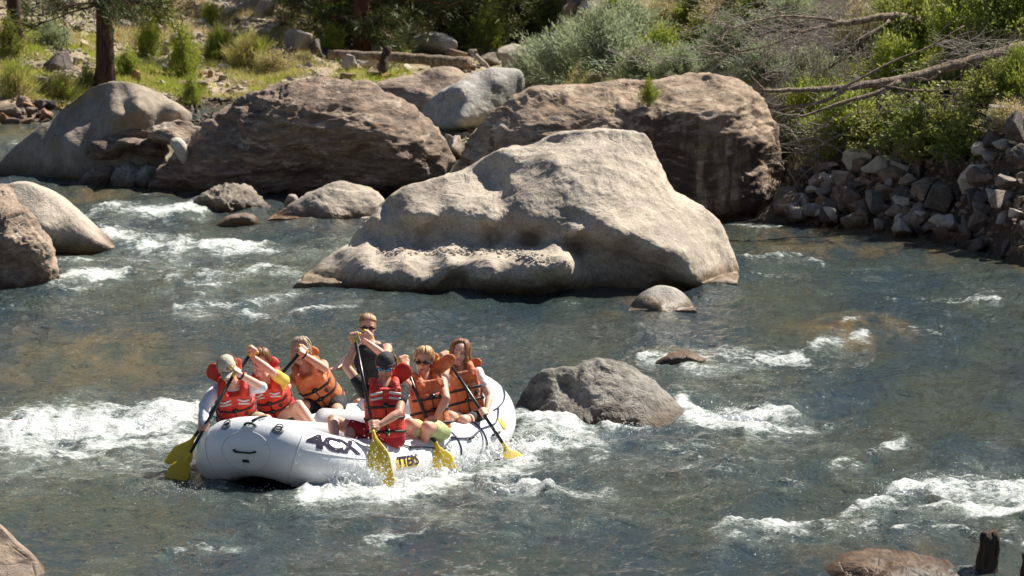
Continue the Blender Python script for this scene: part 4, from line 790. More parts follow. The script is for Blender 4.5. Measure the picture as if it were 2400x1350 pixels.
# ---------------------------------------------------------------- dead wood
def px_tube(mb, pts, w0, w1, Y0, Y1=None, seg=8, jit=.0, r=np.random.default_rng(4)):
    n = len(pts); Y1 = Y0 if Y1 is None else Y1; q = np.array([at(p[0], p[1], Y0+(Y1-Y0)*i/(n-1)) for i, p in enumerate(pts)])
    tt = np.linspace(0, n-1, (n-1)*4+1); k = np.arange(n)
    Q = np.stack([np.interp(tt, k, q[:, a]) for a in range(3)], -1)
    for _ in range(2): Q[1:-1] = .25*Q[:-2]+.5*Q[1:-1]+.25*Q[2:]
    Q += r.normal(0, jit, Q.shape); s = Y0/F
    mb.tube(Q, np.linspace(w0, w1, len(Q))*s/2*(1+r.normal(0, .05, len(Q))), seg); return Q
def twig_cloud(mb, n, box, Yr, lpx, r, w=(1.0, 2.6), ang=(-.6, .6), curl=.5):
    for _ in range(n):
        x = r.uniform(box[0], box[2]); y = r.uniform(box[1], box[3]); Y_ = r.uniform(*Yr); a = r.uniform(*ang)+(math.pi if r.random() < .5 else 0)
        L = r.uniform(*lpx); c = at(x, y, Y_); s = Y_/F; p = [c]; dy = r.normal(0, .35); da = r.normal(0, curl)
        for k in range(5):
            p.append(p[-1]+np.array([math.cos(a)*L/5*s, dy*L/5*s, math.sin(a)*L/5*s])); a += da/5+r.normal(0, .12)
        ww = r.uniform(*w)*s/2; mb.tube(p, np.linspace(ww, ww*.35, 6), 4, caps=False)
rg = np.random.default_rng(12)
lt = empty('fallen_tree', at(1900, 214, 68.6), 'long weathered fallen trunk slanting from the right edge to the huge brown boulder', 'fallen tree')
mb = MB(); px_tube(mb, [(1780, 213), (1870, 211), (1960, 207), (2050, 196), (2130, 183), (2200, 163), (2300, 138), (2400, 112), (2480, 95)], 8, 36, 68.4, 69.8, 12, .004); mb.obj('trunk', M['driftwood'], lt)
for nm, pts, a, b in [('branch', [(1800, 252), (1870, 250), (1930, 240), (1975, 215)], 4, 10), ('branch', [(1830, 281), (1900, 268), (1980, 238), (2050, 222), (2110, 190)], 4, 14), ('branch', [(2200, 170), (2190, 185), (2150, 190)], 9, 3), ('branch', [(2010, 230), (2008, 255), (2015, 275)], 4, 1.5), ('branch', [(1960, 215), (2080, 150), (2180, 110), (2260, 60)], 7, 3), ('branch', [(2060, 200), (2160, 215), (2280, 205), (2360, 190)], 6, 2), ('branch', [(1745, 140), (1760, 180), (1790, 207)], 2, 5), ('branch', [(2220, 190), (2235, 230), (2240, 260)], 4, 1)]:
    mb = MB(); px_tube(mb, pts, a, b, 68.4, 68.8, 7, .004); mb.obj(nm, M['driftwood'], lt)
mb = MB(); twig_cloud(mb, 90, (1800, 165, 2200, 300), (68.4, 69.4), (25, 80), rg, ang=(-.3, 1.0)); twig_cloud(mb, 170, (2190, 92, 2420, 150), (68.8, 70.0), (25, 90), rg, ang=(-.5, 1.2)); twig_cloud(mb, 40, (2280, 130, 2420, 200), (69.0, 70), (30, 80), rg, ang=(.9, 1.9)); twig_cloud(mb, 40, (1950, 190, 2200, 260), (68.4, 69.1), (20, 50), rg, ang=(.9, 2.2)); mb.obj('twigs', M['twig'], lt)
ut = empty('fallen_tree', at(2000, 60, 74), 'upper dead tree with a dark broken trunk end and a fan of bare grey branches', 'fallen tree')
mb = MB(); px_tube(mb, [(2155, 50), (2110, 38), (2060, 40), (2000, 52), (1940, 60)], 24, 12, 72.4, 72.0, 10, .004); mb.obj('trunk', M['driftwood'], ut)
for pts, a, b in [([(1940, 60), (1880, 75), (1820, 72), (1760, 85)], 10, 4), ([(1980, 52), (1900, 40), (1840, 36), (1790, 45), (1740, 70)], 9, 2), ([(2085, 48), (2040, 80), (1990, 130), (1935, 165)], 12, 5), ([(1790, 45), (1700, 70), (1690, 105)], 5, 2), ([(1860, 60), (1830, 30), (1800, 5)], 5, 2), ([(1880, 75), (1800, 110), (1700, 125), (1650, 120)], 6, 2), ([(1860, 110), (1870, 160), (1900, 195)], 4, 2)]:
    mb = MB(); px_tube(mb, pts, a, b, 72.2, 71.8, 7, .006); mb.obj('branch', M['driftwood'], ut)
mb = MB(); twig_cloud(mb, 330, (1640, 15, 2010, 130), (71.4, 74), (30, 110), rg, ang=(-.5, .7)); twig_cloud(mb, 330, (1780, 80, 2090, 200), (71.1, 72.4), (25, 90), rg, ang=(.2, 1.8)); twig_cloud(mb, 60, (1450, 110, 1700, 150), (73, 73.3), (20, 60), rg); mb.obj('twigs', M['twig'], ut)
dt = MB(); twig_cloud(dt, 260, (1835, 285, 2060, 400), (70.0, 71.0), (20, 80), rg, ang=(-1.2, .9), curl=1.2); px_tube(dt, [(1850, 300), (1880, 350), (1930, 370)], 4, 3, 70.4); px_tube(dt, [(1890, 360), (1960, 320), (2010, 300)], 7, 4, 70.3); px_tube(dt, [(1840, 340), (1900, 320), (1960, 345), (2000, 380)], 4, 3, 70.2)
tag(dt.obj('driftwood_pile', M['twig']), 'tangle of grey driftwood sticks caught beside the right wall of the huge brown boulder', 'driftwood')
mb = MB(); px_tube(mb, [(2052, 352), (2065, 365), (2082, 377)], 6, 8, 69.6, seg=8); tag(mb.obj('stick', M['driftwood']), 'short pale cut stick lying across the reddish brown rock', 'stick')
mb = MB(); px_tube(mb, [(770, 127), (850, 130), (950, 135), (1030, 142), (1100, 150)], 18, 30, 89.6, 88.6, 12, .006); tag(mb.obj('log', M['driftwood']), 'barkless fallen log lying under the pines in the centre background', 'log')
mb = MB(); px_tube(mb, [(1105, 122), (1125, 140), (1140, 152), (1148, 165)], 12, 8, 88, seg=8); px_tube(mb, [(1098, 120), (1118, 119)], 8, 8, 88); tag(mb.obj('branch', M['twig']), 'forked pale dead branch leaning on the wedge-shaped grey boulder', 'branch')
mb = MB(); q = px_tube(mb, [(896, 172), (898, 150), (905, 128), (909, 112)], 24, 18, 88.5, 88.6, 14, .008); tag(mb.obj('tree_stump', M['stump']), 'black burnt upright stump at the centre background', 'tree stump')
def post(px, w, top, bot, Y_, label):
    mb = MB(); n = 16; pts = [at(px+3*math.sin(i*.7), top+(bot-top)*i/(n-1), Y_) for i in range(n)]
    rad = [w*Y_/F/2*(.84 if i == 0 else .98 if i == 1 else .96+.03*math.sin(i*1.3)+.012*i) for i in range(n)]
    mb.tube(pts, rad, 28); me = mb.mesh('wooden_post', M['stump'])
    V = np.array([v.co for v in me.vertices]); c = np.array(pts).mean(0); dv = V-[c[0], c[1], 0]; dv[:, 2] = 0
    V = V+unit(dv)*(.022*fbm(V*[16, 16, 2.5], 4, 5))[:, None]+[0, 0, 1]*(.018*pn(V*[17, 17, 3], 3))[:, None]
    for v, k in zip(me.vertices, V): v.co = k
    tag(link('wooden_post', me), label, 'post')
post(2316, 50, 1246, 1420, 44.15, 'dark rotten wooden post standing in the water near the bottom right corner')
post(2405, 24, 1296, 1420, 44.1, 'second dark post at the very right edge, almost cut off')
# ---------------------------------------------------------------- raft
TH = math.radians(28); RC = np.array([-1.38, 50.08, 0.0])
AX = np.array([-math.sin(TH), -math.cos(TH), 0]); WX = np.array([math.cos(TH), -math.sin(TH), 0]); UZ = np.array([0, 0, 1.])
HL, HW, TR = 1.80, .70, .262
def loc(a, w_, z_): return RC+AX*a+WX*w_+UZ*(z_)
def _path(n=400):
    th = np.linspace(0, 2*math.pi, 4001)[:-1]; e = .60
    a = HL*np.sign(np.cos(th))*np.abs(np.cos(th))**e; w_ = HW*np.sign(np.sin(th))*np.abs(np.sin(th))**.62
    pp = np.stack([a, w_], -1); L = np.linalg.norm(np.roll(pp, -1, 0)-pp, axis=1); c = np.concatenate([[0], np.cumsum(L)]); s = np.linspace(0, c[-1], n, endpoint=False)
    pq = np.concatenate([pp, pp[:1]]); q = np.stack([np.interp(s, c, pq[:, 0]), np.interp(s, c, pq[:, 1])], -1)
    for _ in range(30): q = .25*np.roll(q, 1, 0)+.5*q+.25*np.roll(q, -1, 0)
    q[:, 1] *= 1-.0*np.clip((q[:, 0]-.5)/1.4, 0, 1)**2
    a = q[:, 0]; kk = 1-.80*np.minimum(1, (q[:, 1]/HW)**2); z_ = .115+kk*(.27*np.clip((a-.3)/1.5, 0, 1.1)**1.4+.30*np.clip((-a-.5)/1.3, 0, 1.2)**1.5)
    return np.stack([a, q[:, 1], z_], -1), c[-1]
PATH, PLEN = _path(); NP_ = len(PATH)
PW = RC+PATH[:, :1]*AX+PATH[:, 1:2]*WX+PATH[:, 2:]*UZ
PT = unit(np.roll(PW, -1, 0)-np.roll(PW, 1, 0)); PO = unit(np.cross(PT, UZ))
if np.dot(PO[NP_//4], WX) < 0: PO = -PO
PU = unit(np.cross(PT, PO)); PU = PU*np.sign(PU[:, 2:])
PR = .245+.022*np.clip(np.cos(np.linspace(0, 2*math.pi, NP_, endpoint=False))*2.2-.9, -.6, 1)
def T(s, phi, off=0.0):
    """point on the tube: s metres from the bow centre towards the near side, phi degrees from outward-horizontal to the top"""
    k = (np.asarray(s, float)/PLEN*NP_) % NP_; i = np.floor(k).astype(int) % NP_; j = (i+1) % NP_; f = (k-np.floor(k))[..., None]
    g = lambda A: A[i]*(1-f)+A[j]*f
    ph = np.radians(np.asarray(phi, float))[..., None]; r = g(PR[:, None])+(np.asarray(off, float)[..., None] if np.ndim(off) else off)
    return g(PW)+r*(np.cos(ph)*g(PO)+np.sin(ph)*g(PU))
white = simple('raft_white', (.78, .785, .79), .32, .05, 3, .05, .01)
def raft_white_mat():
    t = NT('raft_hypalon'); pos = t.n('NewGeometry').outputs['Position']; n = t.noise(pos, 2.2, 5, .6); n2 = t.noise(pos, 14, 4)
    z_ = t.n('SeparateXYZ', {0: pos}).outputs[2]
    dirt = t.math('MULTIPLY', t.n('MapRange', {'Value': t.math('ADD', z_, t.math('MULTIPLY', n, .2)), 'From Min': .12, 'From Max': .32, 'To Min': .5, 'To Max': 0}).outputs[0], t.ss(n2, .3, .6))
    c = t.mix(t.ss(n, .4, .7), (.80, .805, .81), (.74, .745, .75)); c = t.mix(dirt, c, (.5, .44, .36))
    return t.fin(t.bsdf(Base_Color=c, Roughness=.34, Normal=t.bump(t.math('ADD', n2, n), .12, .02)))
white = raft_white_mat()
navy = simple('navy_trim', (.02, .03, .09), .5); blk = simple('black_webbing', (.012, .012, .014), .6); grey = simple('grey_patch', (.22, .23, .25), .5)
yel = simple('yellow_decal', (.8, .55, .06), .8); seam = simple('seam', (.66, .66, .68), .6); dnavy = simple('navy_pad', (.05, .08, .17), .7); gfl = simple('raft_floor', (.23, .2, .2), .7, .3, 6)
raft = empty('raft', loc(0, 0, 0), 'white inflatable raft with raised bow carrying seven people through the rapid', 'raft')
ph = np.arange(40)*9.0; V = np.concatenate([T(np.full(40, s), ph) for s in np.arange(NP_)/NP_*PLEN]); Fc = grid_faces(NP_, 40, True)
last = (NP_-1)*40; j = np.arange(40); Fc = np.concatenate([Fc, np.stack([last+j, j, (j+1) % 40, last+(j+1) % 40], 1)])
me = mesh_np('tube', V, Fc, white); bm = bmesh.new(); bm.from_mesh(me); bmesh.ops.recalc_face_normals(bm, faces=bm.faces); bm.to_mesh(me); bm.free(); tube_o = link('tube', me, raft)
# seams of the tube
def strip(s, phi, r, mat, name, parent, off=.003, flat=1.0, seg=6):
    return MB().tube(T(np.asarray(s, float), np.asarray(phi, float), off), r, seg, flat=flat).obj(name, mat, parent)
PH = np.linspace(-75, 200, 40)
for s in (-.34, .34): strip(np.full(40, s), PH, .0035, seam, 'seam', tube_o)
for sc, pc, rs, rp in ((0, -2, .20, 40),):
    t_ = np.linspace(0, 2*math.pi, 50); strip(sc+rs*np.cos(t_), pc+rp*np.sin(t_), .003, seam, 'seam', tube_o)
def patch(sc, pc, rs, rp, mat, name, parent, off=.006, n=24, rect=False):
    t_ = np.linspace(0, 2*math.pi, n, endpoint=False); cx, cy = np.cos(t_), np.sin(t_)
    if rect: k_ = np.maximum(np.abs(cx), np.abs(cy)); cx, cy = cx/k_, cy/k_
    rr_ = np.array([1, .66, .33, .02]); V = np.concatenate([T(sc+rs*q*cx, pc+rp*q*cy, off*(1 if q < 1 else -.5)) for q in np.array([1, .97, .6, .02])])
    return link(name, mesh_np(name, V, grid_faces(4, n, True), mat), parent)
for sgn in (-1, 1):
    d = patch(sgn*.195, 52, .038, 11, grey, 'ring_patch', raft); MB().tube(T(sgn*.195+.022*np.cos(np.linspace(0, 6.28, 14)), 58+7*np.sin(np.linspace(0, 6.28, 14)), .016), .005, 6).obj('ring', blk, d)
h = patch(0, 55, .055, 14, white, 'handle_patch', raft, .012)
MB().tube(T(np.linspace(-.045, .045, 9), 50+2*np.cos(np.linspace(-1.5, 1.5, 9)), .014+.018*np.cos(np.linspace(-1.5, 1.5, 9))), .010, 8).obj('handle', blk, h)
MB().tube(T(np.linspace(0, .06, 7), np.linspace(60, 84, 7), .02), .011, 8).obj('buckle_strap', blk, raft)
MB().tube(T(np.linspace(-.095, .095, 15), -2+3*np.abs(np.linspace(-1, 1, 15))**5, .008+.03*(1-np.linspace(-1, 1, 15)**4)), .015, 8, flat=.6).obj('handle', blk, raft)
patch(0, -20, .03, 2.5, blk, 'tow_loop', raft, .012, rect=True)
# lettering follows the tube
def letters(text, s0, phi0, size, mat, name, parent, sp=1.0, off=.005, bold=.0, sx=1.0, shear=0.0):
    cu = bpy.data.curves.new(name, 'FONT'); cu.body = text; cu.size = size; cu.offset = bold; cu.space_character = sp; cu.shear = shear
    o = bpy.data.objects.new('t', cu); COL.objects.link(o); dg = bpy.context.evaluated_depsgraph_get(); me = bpy.data.meshes.new_from_object(o.evaluated_get(dg)); bpy.data.objects.remove(o)
    bm = bmesh.new(); bm.from_mesh(me); bmesh.ops.triangulate(bm, faces=bm.faces[:])
    for _ in range(4):
        lg = [e for e in bm.edges if e.calc_length() > .02]
        if lg: bmesh.ops.subdivide_edges(bm, edges=lg, cuts=1); bmesh.ops.triangulate(bm, faces=bm.faces[:])
    V = np.array([v.co for v in bm.verts]); k_ = int(np.clip(1, 1, 1))
    Q = T(s0+V[:, 0]*sx, phi0+np.degrees(V[:, 1]/TR), off)
    for v, c in zip(bm.verts, Q): v.co = c
    bm.to_mesh(me); bm.free(); me.name = name; me.materials.clear(); me.materials.append(mat); return link(name, me, parent)
ink = simple('ink', (.02, .014, .04), .95)
letters('4CX', .385, 32, .205, ink, 'lettering', tube_o, sp=1.0, bold=.010, shear=-.12)
strip(np.concatenate([np.linspace(.36, .92, 20), np.full(6, .93)]), np.concatenate([np.full(20, 22.0), np.linspace(22, 60, 6)]), .003, seam, 'seam', tube_o)
patch(1.40, 10, .175, 10, yel, 'decal', raft, .004, 40, rect=True)
letters('TTERS', 1.245, 4, .13, ink, 'lettering', tube_o, off=.009, bold=.004, sx=.95)
# grab line, trim and straps on the near side
def line(kn, r, name, mat, off=.012, n=60):
    k = np.linspace(0, len(kn)-1, n); s = np.interp(k, range(len(kn)), [q[0] for q in kn]); p_ = np.interp(k, range(len(kn)), [q[1] for q in kn])
    for _ in range(3): p_[1:-1] = .25*p_[:-2]+.5*p_[1:-1]+.25*p_[2:]
    return MB().tube(T(s, p_, off), r, 7).obj(name, mat, raft)
line([(1.30, 60), (1.55, 40), (1.8, 34), (2.05, 22), (2.3, 40), (2.6, 28), (2.9, 42), (3.2, 38), (3.5, 62)], .0075, 'grab_line', navy)
line([(3.4, 66), (3.7, 60), (4.0, 58)], .0075, 'grab_line', navy)
line([(1.2, 118), (2.0, 122), (2.6, 118), (3.2, 112)], .012, 'trim', navy, .006)
for s in (1.95, 2.85, 2.35): line([(s, 118), (s+.04, 60), (s+.05, 10), (s+.03, -20)], .007, 'lacing', navy, .006)
for s, p_ in ((2.05, 22), (2.6, 28), (2.32, 40), (1.55, 40)): MB().cone(T(s-.03, p_, .02), T(s+.04, p_, .02), .014, .014, 8).obj('cleat', blk, raft)
for s, p_ in ((2.2, 26), (2.75, 30)): MB().tube(T(s+.03*np.cos(np.linspace(0, 6.28, 14)), p_+7*np.sin(np.linspace(0, 6.28, 14)), .012), .004, 6).obj('ring', grey, raft)
MB().tube(T(np.linspace(3.02, 3.17, 9), 18.0+0*np.arange(9), .012+.022*np.cos(np.linspace(-1.5, 1.5, 9))), .013, 8).obj('handle', blk, raft)
patch(3.33, 30, .05, 15, yel, 'decal', raft, .005)
patch(PLEN*.5-.36, 152, .26, 30, dnavy, 'pad', raft, .012, rect=True); patch(PLEN*.5+.36, 152, .26, 30, dnavy, 'pad', raft, .012, rect=True)
# cross tubes and floor
for a in (.75, -.3, -1.15):
    w_ = np.linspace(-HW+.12, HW-.12, 14); z_ = .22+.10*max(0, (-a-.7))+.12*max(0, a-.4)
    MB().tube([loc(a, q, z_) for q in w_], .2, 24, caps=True).obj('thwart', white, raft)
mb = MB(); n = 24; V = [loc(a, w_, .03+.17*max(0, (a-.4)/1.2)**2+.25*max(0, (-a-.6)/1.1)**2+.01*math.sin(w_*22)) for a in np.linspace(-1.7, 1.75, n) for w_ in np.linspace(-.62, .62, n)]
V2 = [v-[0, 0, .06] for v in V]; Fc = grid_faces(n, n); mb.add(V, [tuple(f) for f in Fc]); mb.add(V2, [tuple(f[::-1]) for f in Fc]); mb.obj('floor', gfl, raft)
# ---------------------------------------------------------------- people
def solve(S, px, py, L, near=True):
    """point on the ray of a photo pixel at bone length L from S"""
    d = ray(px, py); d = d/d[1]; c = np.array([0, 0, H])-S; A = d@d; B = 2*d@c; Cc = c@c-L*L; D_ = B*B-4*A*Cc
    if D_ < 0:
        Y_ = -B/(2*A); E = Y_*d+[0, 0, H]; return S+unit(E-S)*L
    Y_ = (-B+(-1 if near else 1)*math.sqrt(D_))/(2*A); return Y_*d+np.array([0, 0, H])
def skin_mat(name, c):
    t = NT(name); pos = t.n('NewGeometry').outputs['Position']; n = t.noise(pos, 22, 4); n2 = t.noise(pos, 90, 3)
    cc = t.mix(t.ss(n, .35, .7), c, (min(1, c[0]*1.08), c[1]*.86, c[2]*.82))
    b = t.bsdf(Base_Color=cc, Roughness=.48, Normal=t.bump(t.math('ADD', n, n2), .15, .004)); b.inputs['Subsurface Weight'].default_value = .12; b.inputs['Subsurface Radius'].default_value = (.02, .008, .005); b.inputs['Subsurface Scale'].default_value = .5
    return t.fin(b)
def cloth(name, c, rough=.8, sc=10, wr=.5):
    t = NT(name); pos = t.n('NewGeometry').outputs['Position']; n = t.noise(pos, sc, 4, .6, .8); n2 = t.noise(pos, 70, 3)
    return t.fin(t.bsdf(Base_Color=t.mix(n, tuple(x*.8 for x in c), tuple(min(1, x*1.12) for x in c)), Roughness=rough, Normal=t.bump(t.math('ADD', n, t.math('MULTIPLY', n2, .15)), wr, .05)))
def vest_mat(name, c, fade):
    t = NT(name); pos = t.n('NewGeometry').outputs['Position']; n = t.noise(pos, 9, 5, .65, .6); n2 = t.noise(pos, 60, 3); n3 = t.noise(pos, 26, 4, .6, 1.0)
    cc = t.mix(t.ss(n, .45, .75), c, fade); cc = t.mix(t.math('MULTIPLY', t.ss(n3, .56, .72), .35), cc, tuple(x*.45 for x in c))
    return t.fin(t.bsdf(Base_Color=cc, Roughness=.6, Normal=t.bump(t.math('ADD', t.math('ADD', n, t.math('MULTIPLY', n3, .5)), t.math('MULTIPLY', n2, .08)), .55, .03)))
SK1 = skin_mat('skin_fair', (.62, .36, .25)); SK2 = skin_mat('skin_pale', (.66, .42, .31)); SK3 = skin_mat('skin_tan', (.5, .27, .17))
VR = vest_mat('red_orange_vest', (.62, .032, .016), (.72, .06, .025)); VO = vest_mat('faded_orange_vest', (.58, .15, .04), (.72, .3, .17))
lipm = simple('lips', (.42, .12, .1), .5); dark = simple('dark_plastic', (.012, .012, .014), .18); brow = simple('eyebrow', (.12, .06, .03), .8); eyew = simple('eye', (.5, .45, .42), .3); iris = simple('iris', (.03, .02, .015), .2)
mirr = simple('blue_mirror_lens', (.04, .3, .6), .08, metal=.8); badge = simple('badge', (.03, .03, .02), .6); refl = simple('reflective_tape', (.55, .56, .55), .4); teeth = simple('teeth', (.8, .78, .74), .3)
def hair_mat(name, a, b):
    t = NT(name); g = t.n('NewGeometry'); n = t.noise(g.outputs['Position'], 55, 3)
    return t.fin(t.bsdf(Base_Color=t.mix(t.math('ADD', t.math('MULTIPLY', g.outputs['Random Per Island'], .6), t.math('MULTIPLY', n, .4)), a, b), Roughness=.42))
HB = hair_mat('brown_hair', (.12, .05, .02), (.32, .16, .07)); HL_ = hair_mat('blonde_hair', (.42, .22, .08), (.75, .5, .24)); HG = hair_mat('greying_blond_hair', (.3, .22, .14), (.62, .52, .38)); HR = hair_mat('red_brown_hair', (.14, .05, .02), (.38, .18, .08)); HD = hair_mat('dark_blond_hair', (.25, .13, .05), (.48, .27, .12))
def grip(mb, h, s, toward, k=1.0, closed=True):
    """a hand closed on a bar at h with direction s; 'toward' points from the bar to the wrist"""
    s = unit(s); t_ = unit(toward-s*(toward@s)); n = np.cross(s, t_)
    pc = h+t_*.030*k
    for q in (-.03, -.01, .01, .03): mb.cone(h+s*q*k+t_*.058*k+n*.004, h+s*q*k+t_*.022*k+n*.012*k, .017*k, .013*k, 8, 3)
    for q, ln in ((-.032, .85), (-.011, 1.0), (.011, 1.05), (.032, .95)):
        pts = []
        for a in np.linspace(.35, .35+3.6*ln, 8):
            r = .0245*k; pts.append(h+s*q*k+t_*r*math.cos(a)+n*r*math.sin(a))
        pts[0] = h+s*q*k+t_*.030*k+n*.014*k
        for a, b in zip(pts[:-1], pts[1:]): mb.cone(a, b, .0092*k, .0085*k, 8, 3)
    th = [h+t_*.045*k+s*.035*k-n*.008*k, h+t_*.022*k+s*.052*k-n*.018*k, h-t_*.004*k+s*.046*k-n*.024*k, h-t_*.02*k+s*.034*k-n*.014*k]
    for a, b in zip(th[:-1], th[1:]): mb.cone(a, b, .0125*k, .0105*k, 8, 3)
    return h+t_*.078*k
def person(label, pel, Yp, neck, head, hr, yaw, arms, legs, skin, W=.17, Lt=.46, shirt=None, sleeve=.45, shorts=None, vest=None, collar=None, hair=None, glasses=None, cap=None, k=1.0, stripes=False, shortlen=.6, hs=1.0, smile=False, tank=False, watch=None, shoe=(.05, .05, .06), lean=True):
    p0 = at(pel[0], pel[1], Yp); n0 = solve(p0, neck[0], neck[1], Lt, near=lean); root = empty('person', p0, label, 'person')
    up = unit(n0-p0); R = np.array([math.cos(yaw), math.sin(yaw), 0]); R = unit(R-up*(R@up)); Fd = np.cross(up, R)
    if Fd[1] > 0: Fd = -Fd
    # ---- head frame
    hy, hp, hro = (math.radians(x) for x in hr)
    f = np.array([math.sin(hy)*math.cos(hp), -math.cos(hy)*math.cos(hp), -math.sin(hp)]); r_ = unit(np.cross(f, [0, 0, 1.])); 
    if r_[0] < 0: r_ = -r_
    u_ = np.cross(r_, f); u_ = u_ if u_[2] > 0 else -u_
    c_, s_ = math.cos(hro), math.sin(hro); r_, u_ = r_*c_-u_*s_, u_*c_+r_*s_
    hc = solve(n0, head[0], head[1], .165*k, near=True); hs = hs*.98
    hd = lambda x, y, z_: hc+(r_*x+f*y+u_*z_)*hs
    ax = lambda x, y, z_: np.array([r_*x, f*y, u_*z_])*hs
    b = MB()
    b.ell(hd(0, -.012, .03), ax(.076, .096, .092), 20, 14); b.ell(hd(0, .022, -.03), ax(.063, .066, .075), 18, 12); b.ell(hd(0, .052, -.085), ax(.034, .034, .03), 14, 10)
    b.ell(hd(0, .064, .028), ax(.056, .024, .016), 12, 8)
    for q in (-1, 1):
        b.ell(hd(q*.036, .052, -.022), ax(.026, .026, .022), 12, 8); b.ell(hd(q*.077, -.005, -.005), ax(.009, .019, .031), 10, 8); b.cone(hd(q*.045, .01, -.07), hd(q*.012, .055, -.1), .02*hs, .022*hs, 10)
    b.cone(hd(0, .083, .02), hd(0, .104, -.02), .008*hs, .0125*hs, 10); b.cone(hd(-.012, .09, -.025), hd(.012, .09, -.025), .008*hs, .008*hs, 8)
    b.cone(hd(-.013, .080, -.056), hd(.013, .080, -.056), .009*hs, .009*hs, 8); b.cone(hd(-.012, .076, -.068), hd(.012, .076, -.068), .009*hs, .009*hs, 8)
    b.cone(n0-up*.03, hd(0, -.03, -.05), .062*k, .052*k, 14)
    # ---- torso
    tp = lambda x, y, z_: p0+R*x+Fd*y+up*z_
    ta = lambda x, y, z_: np.array([R*x, Fd*y, up*z_])
    b.ell(tp(0, -.01, .0), ta(.165*k, .12*k, .12), 18, 12); b.ell(tp(0, 0, Lt*.35), ta(.142*k, .1*k, .17), 18, 12); b.ell(tp(0, 0, Lt*.68), ta(.162*k, .112*k, .15), 18, 12)
    shz = Lt-.055; SH_ = {-1: tp(-W, 0, shz), 1: tp(W, 0, shz)}
    b.cone(SH_[-1], SH_[1], .052*k, .052*k, 14); b.cone(tp(-.06, -.01, Lt-.02), tp(.06, -.01, Lt-.02), .05*k, .05*k, 12)
    sh_m = MB() if shirt else None
    if sh_m:
        sh_m.ell(tp(0, 0, Lt*.35), ta(.155*k, .115*k, .2), 18, 12); sh_m.ell(tp(0, 0, Lt*.68), ta(.174*k, .124*k, .155), 18, 12); sh_m.cone(SH_[-1]*(.8 if tank else 1)+SH_[1]*(.2 if tank else 0), SH_[1]*(.8 if tank else 1)+SH_[-1]*(.2 if tank else 0), .062*k, .062*k, 14)
    hands = {}
    for side, (el, ha, near1, near2, bar) in arms.items():
        S = SH_[side]; Lu, Lf = .285*k, .255*k
        E = solve(S, el[0], el[1], Lu, near1); Hn = solve(E, ha[0], ha[1], Lf+.03*k, near2); hands[side] = Hn
        b.cone(S, E, .050*k, .038*k, 14); b.ell(S, ta(.056*k, .054*k, .06*k), 12, 8); arms[side] = (S, E, Hn, bar)
        if sh_m:
            if not tank:
                e2 = S+(E-S)*min(1, sleeve*1.6)
                sh_m.cone(S, e2, .064*k, (.056 if sleeve < .9 else .052)*k, 14); sh_m.ell(S, ta(.068*k, .064*k, .068*k), 12, 8)
                if sleeve >= .9 and sleeve < 2 or (sleeve >= 2 and side == -1):
                    if sleeve >= 2 or side == 1: sh_m.cone(E, E+(Hn-E)*(.84 if side == -1 else .25), .05*k, .036*k if side == -1 else .054*k, 12)
    legs_ = []
    for (hip, kn, an, nr1, nr2) in legs:
        hp_ = tp(hip*.09*k, .02, -.02); Kn = solve(hp_, kn[0], kn[1], .41*k, nr1); An = solve(Kn, an[0], an[1], .38*k, nr2); legs_.append((hp_, Kn, An))
        b.cone(hp_, Kn, .082*k, .054*k, 16); b.ell(Kn, np.eye(3)*.056*k, 12, 8); mid = Kn+(An-Kn)*.32+[0, .015, 0]; b.cone(Kn, mid, .052*k, .052*k, 12); b.cone(mid, An, .052*k, .032*k, 12)
    return dict(root=root, b=b, sh=sh_m, arms=arms, legs=legs_, tp=tp, ta=ta, hd=hd, ax=ax, R=R, F=Fd, up=up, Lt=Lt, k=k, skin=skin, f=f, r=r_, u=u_, hs=hs, hands=hands, n0=n0, p0=p0, W=W, shirt=shirt, shorts=shorts, vest=vest, collar=collar, hair=hair, glasses=glasses, cap=cap, stripes=stripes, shortlen=shortlen, smile=smile, tank=tank, watch=watch, shoe=shoe, hc=hc)
